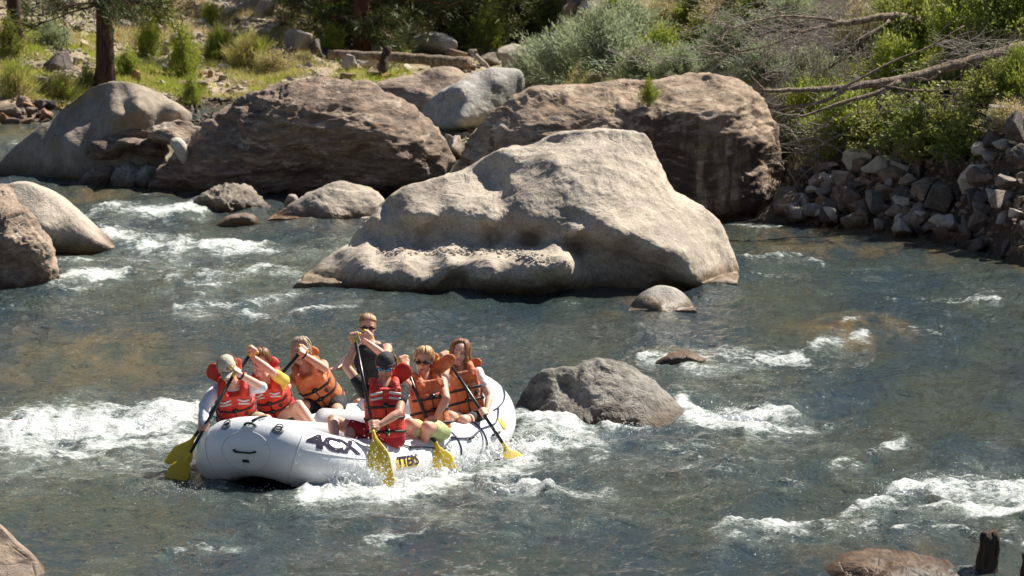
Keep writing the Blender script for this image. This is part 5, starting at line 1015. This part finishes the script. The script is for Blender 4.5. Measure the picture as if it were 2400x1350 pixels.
def finish(p, bars):
    """bars: side -> (point on bar, bar direction): close the hands and dress the figure"""
    b, k, tp, ta, hd, ax, root = p['b'], p['k'], p['tp'], p['ta'], p['hd'], p['ax'], p['root']
    for side, (S, E, Hn, _) in p['arms'].items():
        if bars.get(side):
            h, s = bars[side]
            wr = grip(b, h, s, unit(E-h), k)
        else:
            wr = Hn-unit(Hn-E)*.03; 
            for q in (-.025, -.008, .009, .026):
                s = unit(np.cross(Hn-E, [0, 0, 1.])); d_ = unit(Hn-E); a0 = Hn+s*q; a1 = a0+d_*.05; a2 = a1+unit(d_+[0, 0, -.9])*.035; b.cone(wr+s*q*.7, a0+d_*.02, .014*k, .012*k, 8); b.cone(a0, a1, .0095*k, .009*k, 8); b.cone(a1, a2, .009*k, .0075*k, 8)
            b.cone(Hn+s*.03, Hn+s*.055+d_*.03, .012*k, .009*k, 8)
        mid = E+(wr-E)*.3; b.cone(E, mid, .038*k, .041*k, 12); b.cone(mid, wr, .041*k, .0265*k, 12)
        if p['watch'] == side:
            c = E+(wr-E)*.84; d_ = unit(wr-E); e1 = unit(np.cross(d_, [0, 0, 1.])); e2 = np.cross(d_, e1); t_ = np.linspace(0, 2*math.pi, 16)
            MB().tube([c+.034*k*(math.cos(q)*e1+math.sin(q)*e2) for q in t_], .008, 6).obj('wristband', blk, root)
    body = remesh(b.mesh('body'), .0058, 3, p['skin'], .35); link('body', body, root)
    # eyes, brows, mouth
    if p['glasses']:
        g = MB(); 
        gl = empty('x', (0, 0, 0), None, None); bpy.data.objects.remove(gl)
        fr = MB(); fr.tube([hd(x, .093-.55*abs(x)**1.4-.0*abs(x), .012+.002*math.cos(x*60)) for x in np.linspace(-.07, .07, 19)], .0045, 6, flat=1.3)
        for q in (-1, 1): fr.tube([hd(q*.07, .080, .012), hd(q*.081, .05, .010), hd(q*.083, .0, .008)], .0035, 6)
        fo = fr.obj('sunglasses', dark, root)
        for q in (-1, 1): MB().ell(hd(q*.034, .083, .006), ax(.029, .011, .0175), 16, 10).obj('lens', mirr if p['glasses'] == 'blue' else dark, fo)
    else:
        for q in (-1, 1):
            e = MB().ell(hd(q*.031, .0745, .004), ax(.0145, .010, .0085), 12, 8).obj('eye', eyew, root); MB().ell(hd(q*.031, .083, .004), ax(.006, .003, .0065), 10, 6).obj('iris', iris, e)
    for q in (-1, 1): MB().tube([hd(q*(.014+.034*t_), .091-.016*t_, .027+.004*math.sin(t_*3.1)) for t_ in np.linspace(0, 1, 6)], [.002, .0042, .0045, .004, .003, .0015], 6).obj('eyebrow', brow, root)
    m = MB().tube([hd(x, .0905-6*x*x, -.0615+(4.5*x*x if p['smile'] else 1.5*x*x)) for x in np.linspace(-.027, .027, 9)], [.002, .0045, .006, .0065, .006, .0065, .006, .0045, .002], 8).obj('lips', lipm, root)
    if p['smile']: MB().tube([hd(x, .0945-6*x*x, -.0615+4.5*x*x) for x in np.linspace(-.018, .018, 7)], [.001, .0028, .0032, .0034, .0032, .0028, .001], 6).obj('teeth', teeth, m)
    # shirt and shorts
    if p['sh']: link('shirt', remesh(p['sh'].mesh('shirt'), .009, 5, p['shirt']), root)
    if p['shorts']:
        m = MB(); m.ell(tp(0, -.01, .0), ta(.18*k, .135*k, .13), 18, 12)
        for (a, c, d_) in p['legs']: m.cone(a, a+(c-a)*p['shortlen'], .098*k, .084*k, 16)
        link('shorts', remesh(m.mesh('shorts'), .010, 4, p['shorts']), root)
    for (a, c, d_) in p['legs']:
        e = unit(unit(p['F'])*[1, 1, 0]); m = MB().cone(d_+[0, 0, -.03], d_+e*.15+[0, 0, -.055], .045*k, .036*k, 12).obj('shoe', simple('shoe', p['shoe']), root)
    # vest
    if p['vest']:
        Lt = p['Lt']; v = MB(); zz = np.linspace(.0, Lt*.70, 12); n = 36; th = np.arange(n)*2*math.pi/n; V = []
        for i, z_ in enumerate(zz):
            q = z_/(Lt*.7); rx = (.188-.012*math.sin(q*3.1))*k; ry = (.150+.012*q)*k; e = .8
            V.append([tp(rx*np.sign(math.cos(t))*abs(math.cos(t))**e, ry*np.sign(math.sin(t))*abs(math.sin(t))**e, z_) for t in th])
        v.add(np.array(V).reshape(-1, 3), [tuple(x) for x in grid_faces(12, n, True)]+[tuple(range(n))[::-1], tuple(range(11*n, 12*n))])
        for q in (-1, 1):
            v.box(tp(q*.074*k, .098*k, Lt*.74), ta(.068*k, .042*k, .105)); pts = [tp(q*.085*k, .12*k, Lt*.86), tp(q*.095*k, .085*k, Lt*1.02), tp(q*.1*k, .0, Lt*1.075), tp(q*.095*k, -.08*k, Lt*1.01), tp(q*.085*k, -.12*k, Lt*.8)]
            for a, c in zip(pts[:-1], pts[1:]): v.cone(a, c, .040*k, .040*k, 12)
        v.box(tp(0, -.105*k, Lt*.75), ta(.135*k, .04*k, .12))
        vm = remesh(v.mesh('life_vest'), .010, 5, p['vest']); vo = link('life_vest', vm, root)
        bv = BVHTree.FromPolygons([x.co[:] for x in vm.vertices], [list(x.vertices) for x in vm.polygons])
        def hit(ang, z_, off=.006, x=0.0):
            d_ = p['R']*math.cos(ang)+p['F']*math.sin(ang); o = tp(x, 0, z_)+d_*.5; r = bv.ray_cast(Vector(o), Vector(-d_)); return (np.array(r[0])+d_*off) if r[0] is not None else o-d_*.34
        for j, z_ in enumerate((Lt*.10, Lt*.36, Lt*.62)):
            rng_ = np.linspace(0, 2*math.pi, 44) if j < 2 else np.linspace(.4, math.pi-.4, 20)
            q = np.array([hit(a, z_+.012*math.sin(a*1+j)) for a in rng_]); MB().tube(q, .0062, 6, flat=2.0, up=p['up']).obj('strap', blk, vo)
            c = hit(math.pi/2, z_+.012, .012); MB().box(c, [p['R']*.026, p['F']*.007, p['up']*.016]).obj('buckle', dark, vo)
        q = []
        for z_ in np.linspace(.01, Lt*.70, 14): q.append(hit(math.pi/2, z_, .003))
        MB().tube(q, .0055, 6, flat=1, up=p['R']).obj('zipper', blk, vo)
        for xx in (-.1*k, .1*k):
            q = []
            for z_ in np.linspace(.01, Lt*.66, 12):
                r = bv.ray_cast(Vector(tp(xx, .5, z_)), Vector(-p['F'])); q.append((np.array(r[0])+p['F']*.001) if r[0] is not None else tp(xx, .15, z_))
            MB().tube(q, .0028, 5).obj('seam', simple('vest_seam', (.3, .05, .02)), vo)
        c = hit(math.pi/2-.55, Lt*.5, .004); MB().ell(c, [p['R']*.021, p['F']*.005, p['up']*.026], 10, 8).obj('badge', badge, vo)
        if p['stripes']:
            for q in (-1, 1):
                for zt in (.80, .90):
                    a = []
                    for xx in np.linspace(.03, .135, 8):
                        r = bv.ray_cast(Vector(tp(q*xx*k, .5, Lt*(zt-.15*xx/.13*.3))), Vector(-p['F'])); 
                        if r[0] is not None and (np.array(r[0])-tp(0, 0, 0))@p['F'] > .02: a.append(np.array(r[0])+p['F']*.004)
                    if len(a) > 2: MB().tube(a, .0045, 6, flat=2.6, up=p['up']).obj('reflective_stripe', refl, vo)
        if p['collar']:
            m = MB()
            for (cx, cy, rx, rz, rot, yo, th_) in p['collar']:
                c = at(cx, cy, p['n0'][1]+yo); a = math.radians(rot); e1 = np.array([math.cos(a), -.15, math.sin(a)]); e2 = np.array([-math.sin(a), -.1, math.cos(a)]); e3 = np.cross(e1, e2)
                nb_ = p['n0']-p['F']*.085-p['up']*.01; e = unit(c-nb_); wv = unit(np.cross(e, e3)); tot = np.linalg.norm(c-nb_)+rx*.75
                for t_ in np.linspace(0, 1, 7): m.ell(nb_+e*tot*t_*.88, [e*tot*.26, e3*th_*(.72+.25*math.sin(t_*3.1)), wv*(.07+(rz*1.9-.07)*math.sin(min(1, .3+t_)*1.7))], 14, 10)
            link('collar', remesh(m.mesh('collar'), .010, 9, p['vest']), vo)
    # hair
    if p['hair']: hairdo(p, *p['hair'])
    if p['cap']:
        col, kind = p['cap']; cm = cloth('cap_cloth', col, .85, 14, .3); m = MB(); m.ell(hd(0, -.012, .045), ax(.085, .107, .092), 22, 14)
        dome = m.mesh('cap'); bm = bmesh.new(); bm.from_mesh(dome); nrm = Vector(p['u']*.96+p['f']*(-.08 if kind == 'bill' else -.02)); bmesh.ops.bisect_plane(bm, geom=bm.verts[:]+bm.edges[:]+bm.faces[:], plane_co=Vector(hd(0, 0, .038)), plane_no=nrm, clear_inner=True)
        bm.to_mesh(dome); bm.free(); dome.materials.append(cm); co = link('cap', dome, root)
        if kind == 'bill':
            V = []; W_ = 13
            for i, t_ in enumerate(np.linspace(0, 1, 7)):
                for x in np.linspace(-1, 1, W_): V.append(hd(x*(.070-.012*t_), .078+(.085*t_)*(1-.28*x*x)-.035*x*x*(1-t_), .038-.012*t_-.022*x*x))
            V = np.array(V); V2 = V-p['u']*.004; mb = MB(); fc = [tuple(q) for q in grid_faces(7, W_)]; mb.add(V, fc); mb.add(V2, [q[::-1] for q in fc]); mb.obj('bill', cm, co)
            MB().ell(hd(.01, .09, .075), ax(.014, .008, .02), 8, 6).obj('emblem', simple('cap_emblem', (.2, .12, .05)), co)
        else:
            MB().tube([hd(.087*math.cos(a), -.012+.108*math.sin(a), .038) for a in np.linspace(0, 2*math.pi, 30)], .006, 6, flat=2).obj('cap_band', cm, co)
def hairdo(p, mat, length, wavy, bangs, n=170, seed=3):
    r = np.random.default_rng(seed); hd = p['hd']; ax = p['ax']; mb = MB()
    base = MB(); base.ell(hd(0, -.022, .037), ax(.082, .097, .094), 20, 12); me = base.mesh('hair'); bm = bmesh.new(); bm.from_mesh(me)
    bmesh.ops.bisect_plane(bm, geom=bm.verts[:]+bm.edges[:]+bm.faces[:], plane_co=Vector(hd(0, .048, .05)), plane_no=Vector(p['f']*.75-p['u']*.66), clear_outer=True); bm.to_mesh(me); bm.free(); me.materials.append(mat); ho = link('hair', me, p['root'])
    for i in range(n):
        a = r.uniform(-math.pi, math.pi); side = abs(math.sin(a)) if math.cos(a) > 0 else 1
        # crown to the sides and back: a = 0 is the face
        if abs(a) < .75:
            if not bangs: continue
            L = bangs*r.uniform(.7, 1.1)
        elif abs(a) < 1.2: L = .10+length*.75*r.uniform(.6, 1)
        else: L = .12+length*r.uniform(.75, 1.05)
        if p['cap'] and abs(a) < 1.5: continue
        if p['cap']: L = .15
        pts = []; nseg = 9; x0 = math.sin(a); y0 = math.cos(a); ph0 = r.uniform(0, 6.28); amp = wavy*r.uniform(.5, 1.2); tot = 0
        jit = r.normal(0, .003)
        for j in range(nseg):
            t_ = j/(nseg-1)*L; arc = .125  # over the dome, then straight down
            if p['cap'] and t_ < .07: t_ = .07
            if t_ < arc: q = t_/arc*1.45; rad = math.sin(q+.12); zz = .035+math.cos(q+.12)*.098; X_, Y_ = x0*rad*.086, y0*rad*.101
            else: d_ = t_-arc; rad = 1.0+.10*d_/.1*(1 if length > .1 else 0); zz = .035-.01-d_; X_, Y_ = x0*.086*rad, y0*.101*rad
            wob = amp*math.sin(t_*55+ph0)*min(1, t_/.12); pts.append(hd(X_+wob*y0+jit+x0*.004*r.uniform(0, 2), -.02+Y_-wob*x0, zz+jit))
        mb.tube(pts, np.array([.006, .008, .0085, .0085, .008, .0075, .007, .006, .003])*r.uniform(.7, 1.25), 5, caps=False)
    if not n:
        for i in range(150):
            a = r.uniform(-1.75, 1.75); d0 = unit(np.array([math.sin(a), math.cos(a)*.72, .62-.35*abs(a)/1.7])); d1 = unit(np.array([.05*r.normal(), -1, .1+.1*r.normal()])); pts = []
            for q in np.linspace(0, 1, 8):
                d_ = unit(d0*(1-q)+d1*q+np.array([0, 0, .55])*math.sin(q*math.pi)*(1-abs(a)/2.2)); pts.append(hd(d_[0]*.086, -.016+d_[1]*.101, .033+d_[2]*.099+.0015*r.normal()))
            mb.tube(pts, [.003, .006, .007, .007, .007, .007, .006, .004], 5, caps=False)
        pts = [hd(0, -.115-.02*math.sin(q*3), .05-.16*q) for q in np.linspace(0, 1, 8)]; mb.tube(pts, [.012, .018, .02, .02, .018, .015, .01, .004], 8)
    mb.obj('strands', mat, ho)
paddle_yel = simple('yellow_blade', (.62, .44, .02), .42, .18, 12); shaftm = simple('black_shaft', (.012, .012, .013), .32); gshaft = simple('grey_shaft', (.5, .48, .45), .4)
def paddle(label, g, low, tip_py, yb_py, face=(0, -1, 0), width=.105, shm=None, tipY=None):
    """g, low: 3-D points of the two hands; blade ends where the line meets the pixel row tip_py"""
    d = unit(low-g); ts = np.linspace(.3, 2.2, 400); pr = np.array([proj(g+d*t)[1] for t in ts])
    L = ts[np.argmin(abs(pr-tip_py))]; Lb = ts[np.argmin(abs(pr-yb_py))]; L = max(L, Lb+.36)
    root = empty('paddle', g+d*L, label, 'paddle'); fn = unit(np.array(face, float)-d*(np.array(face)@d)); wd = np.cross(d, fn)
    MB().tube([g+d*.02, g+d*(Lb+.05)], .0155, 12).obj('shaft', shm or shaftm, root)
    MB().cone(g-wd*.045, g+wd*.045, .016, .016, 10).cone(g, g+d*.06, .017, .018, 10).obj('grip', paddle_yel, root)
    n = 22; V = []; t_ = np.linspace(0, 1, n); LB = L-Lb
    for t in t_:
        wv = .017+(width-.017)*float(sst(.05, .5, t)); wv *= math.sqrt(max(0, 1-max(0, (t-.86)/.14)**2.4))*.98+.02
        th_ = .004+.012*(1-float(sst(0, .25, t)))
        for a in np.arange(14)*2*math.pi/14:
            x = math.cos(a)*wv; rib = .011*math.exp(-(x/.016)**2)*(1-t*.6); y = math.sin(a)*th_+np.sign(math.sin(a)+1e-9)*rib*abs(math.sin(a))+.5*x*x*0
            V.append(g+d*(Lb+LB*t)+wd*x+fn*y)
    mb = MB(); mb.add(V, [tuple(q) for q in grid_faces(n, 14, True)]+[tuple(range(14))[::-1], tuple(range((n-1)*14, n*14))]); mb.obj('blade', paddle_yel, root)
    if VERB: print('paddle', label[:30], 'len %.2f' % L, 'blade %.2f' % LB, 'dir', d.round(2))
    return d, wd
VERB = False
white_c = cloth('white_shirt', (.72, .74, .82)); blackc = cloth('black_shirt', (.015, .015, .018)); yellc = cloth('yellow_shirt', (.75, .55, .08)); bksh = cloth('black_shorts', (.012, .012, .016)); redsh = cloth('red_shorts', (.4, .012, .02)); greensh = cloth('pale_green_shorts', (.5, .56, .25)); khaki = cloth('khaki_shorts', (.42, .4, .26)); whitet = cloth('white_tee', (.75, .76, .8)); pinkt = cloth('red_tank', (.5, .06, .05))
# every arm: elbow pixel, hand pixel, elbow nearer?, hand nearer?, bar
P1 = person('man in a beige baseball cap and long white sleeves, leftmost in the raft', (558, 985), 49.6, (546, 902), (533, 866), (6, 30, -8), .1,
  {-1: ((478, 952), (480, 1000), True, True, 0), 1: ((614, 908), (553, 868), True, True, 0)}, [(-1, (600, 1000), (640, 1060), True, False), (1, (625, 985), (650, 1050), True, False)], SK2, shirt=white_c, sleeve=2.2, shorts=khaki, vest=VR,
  collar=[(503, 872, .065, .045, 40, .1, .03), (545, 852, .05, .05, 25, .14, .026)], cap=((.55, .5, .4), 'bill'), hair=(HD, .0, 0, 0, 60), stripes=True, watch=1)
P2 = person('brown-haired boy in a yellow shirt behind the man in the beige cap', (655, 965), 50.25, (622, 888), (608, 846), (-4, 6, 4), -.05,
  {-1: ((560, 930), (505, 930), True, True, 0), 1: ((638, 872), (582, 806), True, True, 0)}, [(-1, (690, 962), (735, 1020), True, True), (1, (700, 950), (745, 1010), True, True)], SK2, W=.155, k=.93, shirt=yellc, sleeve=.45, shorts=bksh, vest=VR,
  collar=[(640, 850, .05, .03, -10, .1, .028)], hair=(HB, .02, 0, .085, 170, 5), stripes=True, smile=True, shortlen=.35)
P3 = person('woman with greying blond hair, one hand raised before her face, in a faded orange vest', (770, 942), 51.1, (716, 862), (704, 822), (-4, 8, -6), .1,
  {-1: ((668, 915), (640, 950), True, True, 0), 1: ((762, 864), (699, 806), True, True, 0)}, [(-1, (702, 950), (745, 1010), True, False), (1, (790, 965), (780, 1020), True, False)], SK1, W=.155, k=.95, shorts=bksh, vest=VO,
  collar=[(734, 826, .05, .03, -10, .08, .028)], hair=(HG, .10, .004, .05, 190, 6), smile=True, watch=1, shortlen=.62)
P4 = person('guide with tied-back blond hair and black tank top, sitting highest in the raft', (872, 925), 51.75, (868, 800), (861, 765), (4, 4, 3), 0.0,
  {-1: ((826, 852), (786, 864), False, True, 0), 1: ((905, 836), (857, 775), True, True, 0)}, [(-1, (838, 945), (845, 1000), True, False), (1, (880, 950), (880, 1000), True, False)], SK1, W=.155, k=.95, Lt=.48, shirt=blackc, tank=True, shorts=khaki, glasses='dark', hair=(HD, .0, 0, 0, 0, 7), shortlen=.9)
P5 = person('man in a dark cap and blue mirrored sunglasses paddling at front right', (902, 1022), 48.95, (900, 902), (904, 856), (-6, 16, 3), .12,
  {-1: ((802, 846), (832, 782), True, True, 0), 1: ((934, 968), (872, 996), True, True, 0)}, [(-1, (757, 975), (785, 1035), True, True), (1, (797, 992), (815, 1055), True, True)], SK1, shirt=blackc, sleeve=.29, shorts=redsh, vest=VR,
  collar=[(944, 872, .07, .045, -52, .08, .03)], cap=((.045, .04, .042), 'back'), glasses='blue', hair=(HB, .01, 0, 0, 80, 8), stripes=True, smile=True, shortlen=.55)
P6 = person('woman with short blonde hair, dark sunglasses and pale green shorts', (1012, 1008), 49.62, (995, 874), (991, 828), (-8, 6, 2), .3,
  {-1: ((950, 895), (944, 840), True, False, 0), 1: ((1046, 934), (1000, 992), True, True, 0)}, [(-1, (960, 992), (975, 1050), True, False), (1, (1000, 1000), (990, 1060), True, False)], SK1, W=.155, k=.95, Lt=.47, shorts=greensh, vest=VO, shirt=pinkt, tank=True,
  collar=[(1042, 852, .10, .035, -22, .03, .035), (1015, 842, .05, .03, 0, .08, .03)], glasses='dark', hair=(HL_, .03, .003, .07, 190, 9), shortlen=.6)
P7 = person('girl with long wavy brown hair and white short sleeves at the rear right', (1100, 984), 50.6, (1078, 862), (1077, 815), (-4, -4, 7), .15,
  {-1: ((1042, 880), (1040, 830), True, False, 0), 1: ((1147, 930), (1130, 966), True, True, 0)}, [(-1, (1055, 975), (1050, 1030), True, False), (1, (1085, 985), (1080, 1040), True, False)], SK2, W=.15, k=.92, Lt=.47, shirt=whitet, sleeve=.30, shorts=bksh, vest=VO,
  collar=[(1116, 852, .045, .03, -45, .04, .026)], hair=(HR, .19, .017, .05, 240, 10), smile=True, shortlen=.5)
def both(p, label, tip, yb, lo=None, hi=None, face=(0, -1, 0), width=.105, shm=None, low=-1, T_=None, only=None):
    hands = p['hands']; g = hands[-low]; l_ = hands[low]
    if only is not None: l_ = at(only[0], only[1], only[2])
    d, wd = paddle(label, g, l_, tip, yb, face, width, shm)
    bars = {-low: (g, wd)}
    if only is None: bars[low] = (l_, d)
    else: bars[low] = None
    finish(p, bars)
both(P1, 'paddle of the man in the beige cap, blade dipping beside the bow', 1152, 1062, face=(.35, -1, 0))
both(P2, 'paddle of the boy, its yellow blade showing behind the front left paddle', 1114, 1022, face=(-.3, -1, 0), only=(511, 942, 49.75))
both(P3, 'paddle held at the forehead of the woman with greying blond hair, blade hidden', 1040, 985, only=(640, 899, 50.7))
both(P4, 'grey-shafted paddle of the guide reaching down to the left behind the others', 1030, 990, only=(786, 862, 51.7), shm=gshaft)
both(P5, 'upright paddle of the man in the dark cap, its yellow blade fully visible', 1148, 1008, low=1)
both(P6, 'paddle of the woman with short blonde hair, yellow blade in the foam at mid raft', 1116, 1036, low=1, face=(.5, -1, 0))
both(P7, 'paddle of the girl with long hair, yellow blade entering the water by the stern', 1078, 1038, low=1, face=(.6, -1, .4))
# ---------------------------------------------------------------- splashes
def splash(name, label, arcs, seed, vox=.011, nd=500, spread=.35):
    r = np.random.default_rng(seed); mb = MB(); dr = MB()
    def ball(m, c, q, seg=7, rings=5): m.ell(c, np.eye(3)*q*[1, 1, r.uniform(.8, 1.5)], seg, rings)
    for (p0, p1, hgt, n, r0, r1) in arcs:
        a, b = (np.array(q, float) if len(q) == 3 else P(q[0], q[1], 0.0) for q in (p0, p1)); a[2] = b[2] = 0.0
        for _ in range(n):
            t = r.uniform(); c = a+(b-a)*t+np.array([r.normal()*.05, r.normal()*.07, 0]); h = hgt*math.sin(math.pi*min(1, max(0, t)))**.6
            hh = h*r.uniform(0, 1)**1.6; c[2] = hh-.01; ball(mb, c, r.uniform(r0, r1)*(1-.55*hh/(hgt+1e-6)))
        for _ in range(int(n*.05)):   # fingers of water thrown up
            t = r.uniform(.1, .9); c = a+(b-a)*t+np.array([r.normal()*.05, r.normal()*.05, 0]); v = np.array([r.normal()*.25, -.15+r.normal()*.15, 1.0]); L = hgt*r.uniform(.7, 1.5); q = np.linspace(0, 1, 7)
            pts = [c+v*L*x+np.array([v[0]*.3, 0, -.25*L])*x*x for x in q]; mb.tube(pts, np.linspace(.012, .004, 7), 6); ball(mb, pts[-1], .009)
            for _k in range(5): ball(dr, pts[-1]+r.normal(0, .05, 3)*[1, 1, .8], r.uniform(.002, .007), 6, 4)
        for _ in range(int(n*nd/500)):
            t = r.uniform(-.1, 1.1); c = a+(b-a)*t+np.array([r.normal()*spread*.4, r.normal()*spread*.5, 0]); c[2] = abs(r.normal())*hgt*.8+.02; ball(dr, c, r.uniform(.0015, .0065), 6, 4)
    me = remesh(mb.mesh(name), vox, 1, M['spray'], .3); bm = bmesh.new(); bm.from_mesh(me); me2 = dr.mesh('d'); bm.from_mesh(me2); bm.to_mesh(me); bm.free()
    me.polygons.foreach_set('use_smooth', [True]*len(me.polygons)); tag(link(name, me), label, 'splash', kind='stuff')
def side(s_, o=.07):
    q = T(s_, -15, o); q[2] = 0; return q
splash('splash', 'white water thrown up against the near side of the raft', [(side(.55, .06), side(.95, .10), .30, 600, .008, .022), (side(.75, .12), side(1.05, .1), .22, 420, .008, .024), (side(1.1, .08), side(1.9, .08), .09, 520, .010, .026), (side(1.8, .08), side(2.7, .08), .13, 620, .010, .026), (side(2.6, .1), side(3.6, .12), .13, 620, .010, .028), (side(.1, .05), side(.6, .08), .03, 200, .006, .014)], 3, nd=420, spread=.3)
splash('splash', 'foam torn up where the water meets the boulder beside the stern', [((1215, 1040), (1330, 1045), .10, 300, .012, .03), ((1425, 1018), (1520, 1022), .07, 160, .012, .026), ((1600, 985), (1760, 985), .07, 260, .012, .026)], 4)
splash('splash', 'small splashes where the left paddle blades enter the river', [((385, 1160), (460, 1165), .05, 160, .008, .02), ((375, 1118), (420, 1128), .04, 60, .008, .018), ((1160, 1085), (1230, 1085), .05, 120, .008, .02)], 5)
splash('splash', 'white crest of the breaking wave left of the raft', [((0, 1022), (150, 1008), .07, 260, .012, .028), ((150, 1008), (300, 1005), .08, 300, .012, .028), ((300, 1005), (465, 998), .08, 300, .012, .028)], 6)
splash('splash', 'white crest of the breaking wave at the lower right', [((1120, 1152), (1240, 1160), .08, 160, .012, .026), ((2090, 1165), (2250, 1160), .08, 260, .012, .026), ((2250, 1160), (2420, 1165), .09, 260, .012, .026)], 7)
